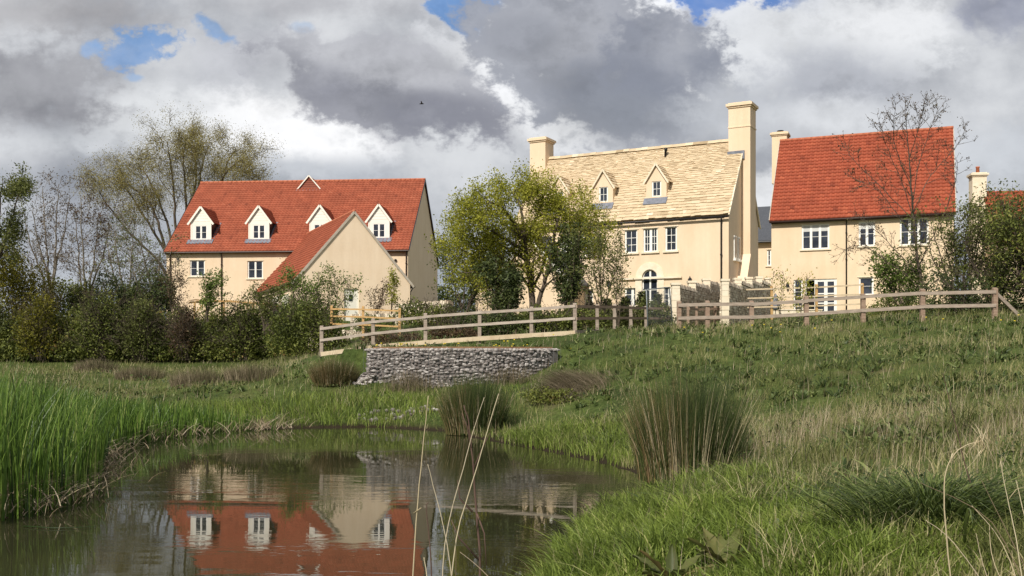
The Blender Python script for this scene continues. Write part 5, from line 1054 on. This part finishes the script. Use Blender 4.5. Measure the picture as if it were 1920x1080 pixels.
# collapsed dead reeds at the foot of the green ones
parts = []
N = 5600; t = rng.random(N); Sx = np.interp(t, [0, .35, .5, .7, .85, 1], [-6.6, -7.0, -8.1, -8.95, -8.6, -6.6]); Sy = np.interp(t, [0, .35, .5, .7, .85, 1], [13.6, 16.4, 18.8, 22.8, 26.0, 28.5])
cl = rng.random(N) < .12+.8*np.maximum(0, np.sin(t*19+1)*np.sin(t*7.3+.6)+.25); Sx, Sy = Sx[cl], Sy[cl]; N = len(Sx); X = Sx+rng.normal(-.1, .40, N); Yv = Sy+rng.normal(0, .5, N)
P = np.stack([X, Yv, np.maximum(ground_z(X, Yv), 0)+rng.uniform(0, .12, N)], -1); t = rng.uniform(-.9, .9, N); H = rng.uniform(.2, .95, N)**1.2; ln = np.stack([np.cos(t)*rng.uniform(.4, 2.2, N)*rng.choice([1, 1, -1], N), np.sin(t)*1.2], -1)
parts.append(blades(P, H*.6, rng.uniform(.010, .020, N), ln*.8, 1.3, 4, droop=.45)); stuff('dead_reeds', parts, M['straw'], 'collapsed straw-coloured reeds at the water edge')
# straw grass patches on the bank
parts = []
X, Yv = fan(110000, 7.5, 60, 1.0, .55); k, sd = on_land(X, Yv, .3); X, Yv = X[k], Yv[k]
dens = .75*bump(X, Yv, 5.2, 17.5, 2.6, 3.2)+.45*bump(X, Yv, 6.5, 12.5, 1.8, 2.5)+.5*bump(X, Yv, 3.1, 16.4, .7, .9)+.5*bump(X, Yv, -6.5, 36, 4, 2.5)+.35*bump(X, Yv, -15, 44, 8, 5)+.5*bump(X, Yv, .5, 30.2, 1.3, 1.0)+.8*bump(X, Yv, 10, 35.2, 8, .9)+.12
dens *= .7+.6*pnoise(X, Yv, 1.6, 2); k = rng.random(len(X)) < dens; X, Yv = X[k], Yv[k]; N = len(X)
parts.append(blades(lay(X, Yv), rng.uniform(.18, .5, N)*np.where(Yv > 34, .8, 1), np.maximum(.004, .00032*Yv), lean_v(N, .3), 1.5, 3, droop=.1)); stuff('straw_grass', parts, M['straw'], 'dry straw-coloured grass among the green')
# broad weeds on the bank
parts = []; cs = []
X, Yv = fan(5200, 8, 38, 1.0, .55); k, sd = on_land(X, Yv, .6); k &= (X > 1.2) | (Yv > 33); k &= pnoise(X, Yv, .9, 5)+.4*(Yv > 24) > .05; X, Yv = X[k], Yv[k]
for x, y in zip(X, Yv):
    n = random.randint(7, 14); P = np.tile(np.array([[x, y, gz(x, y)]]), (n, 1))+rng.normal(0, .04, (n, 3))*[1, 1, 0]; h = random.uniform(.12, .32); parts.append(blades(P, np.full(n, h)*rng.uniform(.6, 1.2, n), rng.uniform(.035, .085, n), lean_v(n, .8), 1.1, 3, rnd=rng.random(n)*.6+random.random()*.4, tipw=.25, droop=.35))
X, Yv = fan(120000, 8, 50, 1.0, .56); k, sd = on_land(X, Yv, .5); k &= (pnoise(X, Yv, 1.7, 9)+.5*pnoise(X, Yv, 5.1, 4) > .38); X, Yv = X[k], Yv[k]
C = lay(X, Yv); C[:, 2] += rng.uniform(.04, .30, len(X))*(.6+.6*np.maximum(0, pnoise(X, Yv, 4, 3))); parts.append(leaf_quads(C, np.maximum(.045, .0026*Yv)*rng.uniform(.7, 1.5, len(X)), rnd=np.clip(.45+.3*rng.normal(size=len(X))+.3*pnoise(X, Yv, 2.2, 5), 0, 1), flat=.5))
stuff('bank_weeds', parts, M['weed'], 'broad-leaved green weeds on the bank')
# dark tussock bottom right
parts = []
N = 2300; t = rng.uniform(0, 2*math.pi, N); r = np.abs(rng.normal(0, .26, N)); X = 3.25+np.cos(t)*r*1.2; Yv = 7.9+np.sin(t)*r; out = np.stack([np.cos(t), np.sin(t)], -1)*(.25+r[:, None]*.9)
parts.append(blades(lay(X, Yv), rng.uniform(.4, .95, N), rng.uniform(.012, .024, N), out*1.2+rng.normal(0, .25, (N, 2)), 1.6, 6, droop=.45)); tk = thing('grass_tussock', 'dark green drooping grass tussock at the bottom right', 'grass tussock', (3.25, 8.1, gz(3.25, 8.1))); V, Fq, R = join(parts); V -= np.array([3.25, 8.1, gz(3.25, 8.1)]); link('blades', np_mesh('blades', V, Fq, R), M['grass_dark'], tk)
# rush clumps
def rush(label, x, y, h, rad, n, mat, name='rush_clump', w=.006, lean=.33):
    z = gz(x, y); z = max(z, 0); t = rng.uniform(0, 2*math.pi, n); r = np.sqrt(rng.random(n))*rad; P = np.stack([np.cos(t)*r, np.sin(t)*r*.8, np.full(n, -.05)], -1)
    ln = np.stack([np.cos(t), np.sin(t)], -1)*(r/rad*lean)[:, None]+rng.normal(0, .13, (n, 2)); H = h*rng.uniform(.35, 1.0, n)**.7*(1-.35*(r/rad)**2)
    R = np.clip(rng.random(n)*.75+.25*(r/rad)**2*rng.random(n)+.35*(np.cos(t) < -.1)*rng.random(n)-.1, 0, 1); V, Fq, R = blades(P, H, np.maximum(w*rng.uniform(.7, 1.3, n), .00035*y), ln, 1.35, 5, rnd=R, tipw=.2, droop=.02)
    c = thing(name, label, 'rush clump', (x, y, z)); link('stems', np_mesh('stems', V, Fq, R), mat, c)
    m_ = max(30, n//34); t = rng.uniform(0, 2*math.pi, m_); P = np.stack([np.cos(t)*rad*.9, np.sin(t)*rad*.8, np.full(m_, 0)], -1); V, Fq, R = blades(P, h*rng.uniform(.3, .95, m_), np.full(m_, w*1.1), np.stack([np.cos(t), np.sin(t)], -1)*rng.uniform(.1, .45, (m_, 1)), 1.3, 5, tipw=.15, droop=.12); link('dry_stems', np_mesh('dry_stems', V, Fq, R), M['straw_pale'], c)
    return c
rush('large dark rush clump with straw-tipped stems on the near right bank', 2.72, 15.7, 1.9, .76, 7000, M['rush'], w=.007, lean=.16)
rush('leaning rush clump at the water edge below the gabion wall', -1.0, 26.7, 1.75, .75, 5200, M['rush'], lean=.24)
rush('small brownish rush clump left of the gabion wall', -5.9, 33.6, 1.0, .7, 2600, M['rush_brown'], lean=.4)
for (x, y, h, lb) in ((-11.6, 37.5, .85, 'faded brown rush tuft in the left meadow, nearer the hedge middle'), (-20.5, 50, .9, 'faded brown rush tuft far left in front of the hedge'), (-9.2, 36.0, .7, 'small faded rush tuft right of the meadow middle'), (-15.8, 43, .8, 'faded rush tuft at the middle of the left meadow')): rush(lb, x, y, h, 1.0, 1500, M['heather'], name='rush_tuft', lean=.3, w=.008)
# brown faded mound of dead growth by the clumps, and dead stems in front of the gabions
def tangle(label, x, y, rx, ry, h, n, mat, name, lean=(.5, 0), cat='dead growth'):
    X = rng.normal(0, rx*.5, n); Yv = rng.normal(0, ry*.5, n); z0 = gz(x, y); P = np.stack([X, Yv, ground_z(X+x, Yv+y)-z0], -1)
    V, Fq, R = blades(P, h*rng.uniform(.4, 1.1, n)*np.exp(-(X/rx)**2*.6), np.maximum(.005, .0003*y), lean_v(n, .35, lean), 1.4, 4, droop=.35); c = thing(name, label, cat, (x, y, z0)); link('stems', np_mesh('stems', V, Fq, R), mat, c)
tangle('faded brown mound of flattened dead grass right of the waterside clump', 1.75, 29.0, 1.0, .8, .85, 3600, M['heather'], 'dead_grass_mound', lean=(-.9, 0))
tangle('thin dead stems standing before the left part of the gabion wall', -3.3, 32.3, 1.0, .3, 1.0, 500, M['heather'], 'standing_dead_weeds', lean=(0, 0))
tangle('thin dead stems standing before the right part of the gabion wall', -.1, 32.4, 1.1, .3, .9, 420, M['heather'], 'standing_dead_weeds', lean=(.1, 0))
bush('low_bush', 'low dark bush in the grass right of the waterside clump', 'bush', (.95, 28.2, gz(.95, 28.2)), [(0, 0, .2, .7, .4, .3), (.5, 0, .15, .5, .4, .25)], M['hedge'], 2400, .08, stems=6, stemr=.006)
# pale stones at the far shore
m = MB(); zs = gz(-3, 30)
for _ in range(90):
    x, y = random.uniform(-1.6, 2.3), random.uniform(-.25, .35); bumpy_stone(m, (x, y, gz(-3+x, 30+y)-gz(-3, 30)+.05), random.uniform(.04, .09), .035, .06, (0, -.6, .8), (1, 0, 0))
fs = m.build('shore_gravel', M['gabion']); fs.location = (-3.0, 30.0, zs); fs['kind'] = 'stuff'; fs['label'] = 'scatter of grey stones on the far shore'
# ------------------------------------------------------------------ near dead stems, one thing each
def dry_stem(label, pts, r, mat, name='dry_stem', tuft=0, forks=()):
    b_ = Vector(pts[0]); c = thing(name, label, 'stem', tuple(b_)); m = MB(); rel = [Vector(p)-b_ for p in pts]; Q = []
    for i in range(len(rel)-1):
        for s in range(4):
            t = s/4; a, p, q, d = rel[max(i-1, 0)], rel[i], rel[i+1], rel[min(i+2, len(rel)-1)]; Q.append(.5*((2*p)+(q-a)*t+(2*a-5*p+4*q-d)*t*t+(-a+3*p-3*q+d)*t**3)+rv()*r*.2)
    Q.append(rel[-1]); n = len(Q); r *= .6; m.tube(Q, [r*(1-.6*i/(n-1)) for i in range(n)], 6); m.build('stalk', mat, c, True)
    for fk in forks: m = MB(); fq = [Vector(p)-b_ for p in fk]; m.tube(fq, [r*.7, r*.5, r*.25][:len(fq)] if len(fq) <= 3 else [r*.6]*len(fq), 5); m.build('side_stem', mat, c, True)
    if tuft:
        P = np.tile(np.array([Q[-1]]), (tuft, 1))+rng.normal(0, .02, (tuft, 3)); V, Fq, R = blades(P, rng.uniform(-.18, .12, tuft), np.full(tuft, .004), lean_v(tuft, 1.0), 1.2, 3); link('seed_head', np_mesh('seed_head', V, Fq, R), M['straw_pale'], c)
Yn = 5.2
dry_stem('straight pale dead stem, leftmost of those before the water', [at(768, 1180, Yn), at(780, 980, Yn), at(792, 850, Yn), at(803, 742, Yn)], .0075, M['straw_pale'], forks=[[at(776, 962, Yn), at(790, 952, Yn-.02)]])
dry_stem('long white dead stem leaning right across the water', [at(838, 1180, 5), at(856, 1010, 5), at(893, 880, 5), at(935, 738, 5.05)], .0065, M['straw_pale'])
dry_stem('long tan dead stem kinked near its foot, between the two pale ones', [at(828, 1180, 5.1), at(834, 1020, 5.1), at(868, 880, 5.1), at(890, 800, 5.1), at(908, 745, 5.1)], .0055, M['straw'])
dry_stem('thin brown dead stem crossing to the lower right before the water', [at(858, 1180, 4.9), at(838, 1020, 4.9), at(812, 910, 4.9), at(802, 870, 4.9)], .005, M['straw'])
dry_stem('dark woody dead stem with forks standing in the middle of the water view', [at(904, 1180, 5.3), at(899, 1040, 5.3), at(892, 940, 5.3), at(886, 860, 5.3), at(880, 800, 5.3), at(870, 760, 5.3)], .013, M['stem_dark'], name='woody_stem', forks=[[at(893, 960, 5.3), at(908, 1000, 5.28), at(912, 1060, 5.25)], [at(886, 960, 5.3), at(862, 935, 5.32), at(858, 900, 5.3)], [at(888, 880, 5.3), at(905, 840, 5.3), at(918, 812, 5.3)], [at(884, 840, 5.3), at(876, 800, 5.3), at(866, 775, 5.3)], [at(898, 1050, 5.3), at(862, 1010, 5.3), at(846, 975, 5.3)]])
dry_stem('short reddish dead stem with a broken tip left of the woody one', [at(812, 1180, 5.2), at(808, 1060, 5.2), at(803, 990, 5.2), at(799, 950, 5.2), at(804, 942, 5.2)], .0075, M['stem_dark'], name='woody_stem')
dry_stem('short bent stub of a pale dead stem at the bottom edge', [at(806, 1180, 5), at(800, 1080, 5), at(795, 1045, 5)], .007, M['straw_pale'])
dry_stem('fine upright dead stem right of the short reddish one', [at(853, 1180, 5.4), at(855, 1040, 5.4), at(851, 985, 5.4)], .004, M['straw'])
dry_stem('slanting low dead stem at the bottom centre', [at(960, 1130, 5), at(905, 1070, 5), at(862, 1035, 5)], .005, M['straw'])
# right side
dry_stem('tall pale dead stem arching over with a frayed drooping head at the right', [at(1792, 1180, 5.6), at(1778, 1040, 5.6), at(1770, 930, 5.6), at(1778, 870, 5.6), at(1805, 838, 5.6), at(1842, 826, 5.6)], .008, M['straw_pale'], tuft=60, forks=[[at(1782, 862, 5.6), at(1786, 850, 5.6)]])
dry_stem('dark leaning dead dock stem behind the arching pale one', [at(1828, 930, 8), at(1812, 880, 8), at(1795, 810, 8), at(1780, 750, 8), at(1768, 700, 8)], .009, M['stem_dark'], name='woody_stem')
dry_stem('pale forked dead stem at the right edge', [at(1925, 1150, 5.5), at(1905, 1010, 5.5), at(1888, 930, 5.5), at(1876, 865, 5.5)], .006, M['straw_pale'], forks=[[at(1892, 935, 5.5), at(1905, 918, 5.5), at(1922, 912, 5.5)]])
for k, (a, b_, c_) in enumerate((((1940, 1150), (1860, 980), (1725, 905)), ((1930, 1160), (1880, 1020), (1822, 948)), ((1950, 1120), (1890, 1000), (1840, 900)), ((1925, 1180), (1865, 1060), (1855, 985)), ((1900, 1180), (1850, 1080), (1830, 1000)), ((1960, 1080), (1925, 980), (1905, 900)), ((1890, 1160), (1790, 1020), (1735, 975)))):
    dry_stem(('low slanting pale stem reaching farthest left in the bottom right corner', 'bent pale stem in the bottom right corner just right of the tussock', 'steep pale stem in the bottom right corner leaning left', 'short pale stem low in the bottom right corner', 'pale stem at the foot of the arching one', 'pale stem nearest the right edge of the view', 'straight pale stem lying over the dark tussock')[k], [at(*a, 5.5), at(*b_, 5.6), at(*c_, 5.7)], .0052, M['straw_pale'] if k % 2 else M['straw'], )
for k, (u, v0_, v1_, Y_) in enumerate(((1675, 930, 832, 10), (1668, 900, 826, 12), (1720, 925, 800, 9.5), (1545, 800, 740, 14), (1600, 820, 760, 13), (1500, 830, 770, 15))):
    dry_stem(('thin dry stalk on the bank, tallest right one', 'thin dry stalk on the bank beside the tallest pair', 'dry stalk with pale tip above the dark tussock', 'dry stalk right of the large rush clump, farther one', 'dry stalk in the middle of the straw patch', 'dry stalk nearest the large rush clump')[k], [at(u, v0_, Y_), at(u+4, (v0_+v1_)/2, Y_), at(u+9, v1_, Y_)], .006, M['straw_pale'])
# dock plants at the bottom
def leaf_blade(m, base, tip, w, cup=.25, n=7, r=.5):
    base = Vector(base); tip = Vector(tip); d = tip-base; L = d.length; sd = d.cross(Vector((0, 0, 1))).normalized() if abs(d.normalized().z) < .98 else Vector((1, 0, 0)); nm = sd.cross(d).normalized(); v0 = len(m.v)
    for i in range(n+1):
        t = i/n; ww = w*math.sin(math.pi*min(1, .06+t*.94))**.7*(1-.3*t)*.5; c = base+d*t+nm*(-.5*L*cup*(t*t)); wv = .01*math.sin(t*19)
        for s_ in (-1, -.5, 0, .5, 1): m.v.append(tuple(c+sd*ww*s_+nm*(abs(s_)*w*.16+wv*s_)))
    for i in range(n):
        for k in range(4): q = v0+i*5+k; m.f.append((q, q+1, q+6, q+5)); m.r.append(min(1, max(0, r+random.uniform(-.06, .06))))
def dock(label, x, y, n, L, mat='dock'):
    z = gz(x, y); c = thing('dock_plant', label, 'dock plant', (x, y, z), 0)
    for k in range(n):
        t = 2*math.pi*k/n+random.uniform(-.4, .4); l = L*random.uniform(.7, 1.1); m = MB(); e = random.uniform(.45, 1.2)
        leaf_blade(m, (.02*math.cos(t), .02*math.sin(t), .03), (math.cos(t)*l*math.cos(e), math.sin(t)*l*math.cos(e), l*math.sin(e)), l*.32, .35, r=random.random()); m.build('leaf', M[mat], c, True)
dock('broad-leaved dock plant at the bottom edge, left of the pair', 1.22, 7.75, 10, .46); dock('broad-leaved dock plant at the bottom edge, right of the pair', 1.66, 7.9, 9, .42); dock('dock plant in the short grass above the bottom pair', 2.55, 10.2, 7, .26); dock('dock plant in the lush grass left of the rush clump foot', 2.0, 14.2, 6, .22)
# dandelions above the gabions: one small scatter
m = MB(); parts = []
for _ in range(42):
    if random.random() < .6: x, y = random.uniform(-5.0, 2.0), random.uniform(34.2, 36.6)
    else: x, y = random.uniform(5, 18), random.uniform(33.5, 36)
    z = gz(x, y)+random.uniform(.1, .2); m.lathe((x, y, z), [(.005, -.02), (.035, 0), (.03, .015), (.005, .02)], 6)
o = m.build('dandelion_flowers', M['yellow']); o['kind'] = 'stuff'; o['label'] = 'tiny yellow flowers in the grass above the gabions'
# water weed and a floating leaf
dry_stem('green reed leaf floating flat on the water at the left', [(-5.95, 12.35, .012), (-5.5, 12.2, .014), (-5.05, 12.3, .012)], .012, M['reed'], name='floating_leaf')
# a bird in the sky
bd = thing('bird', 'tiny dark bird flying against the clouds above the long house', 'bird', tuple(at(791, 195, 90))); m = MB()
m.tube([(-.22, 0, 0), (-.1, 0, .03), (.08, 0, .03), (.2, 0, .0)], [.02, .06, .05, .01], 8); bdy = m.build('body', M['black'], bd, True); m = MB()
for sg in (-1, 1): m.hexa([(-.08, 0, .05), (.06, 0, .05), (.0, sg*.42, .16), (-.06, sg*.4, .16), (-.08, 0, .062), (.06, 0, .062), (.0, sg*.42, .166), (-.06, sg*.4, .166)])
m.build('wings', M['black'], bd)
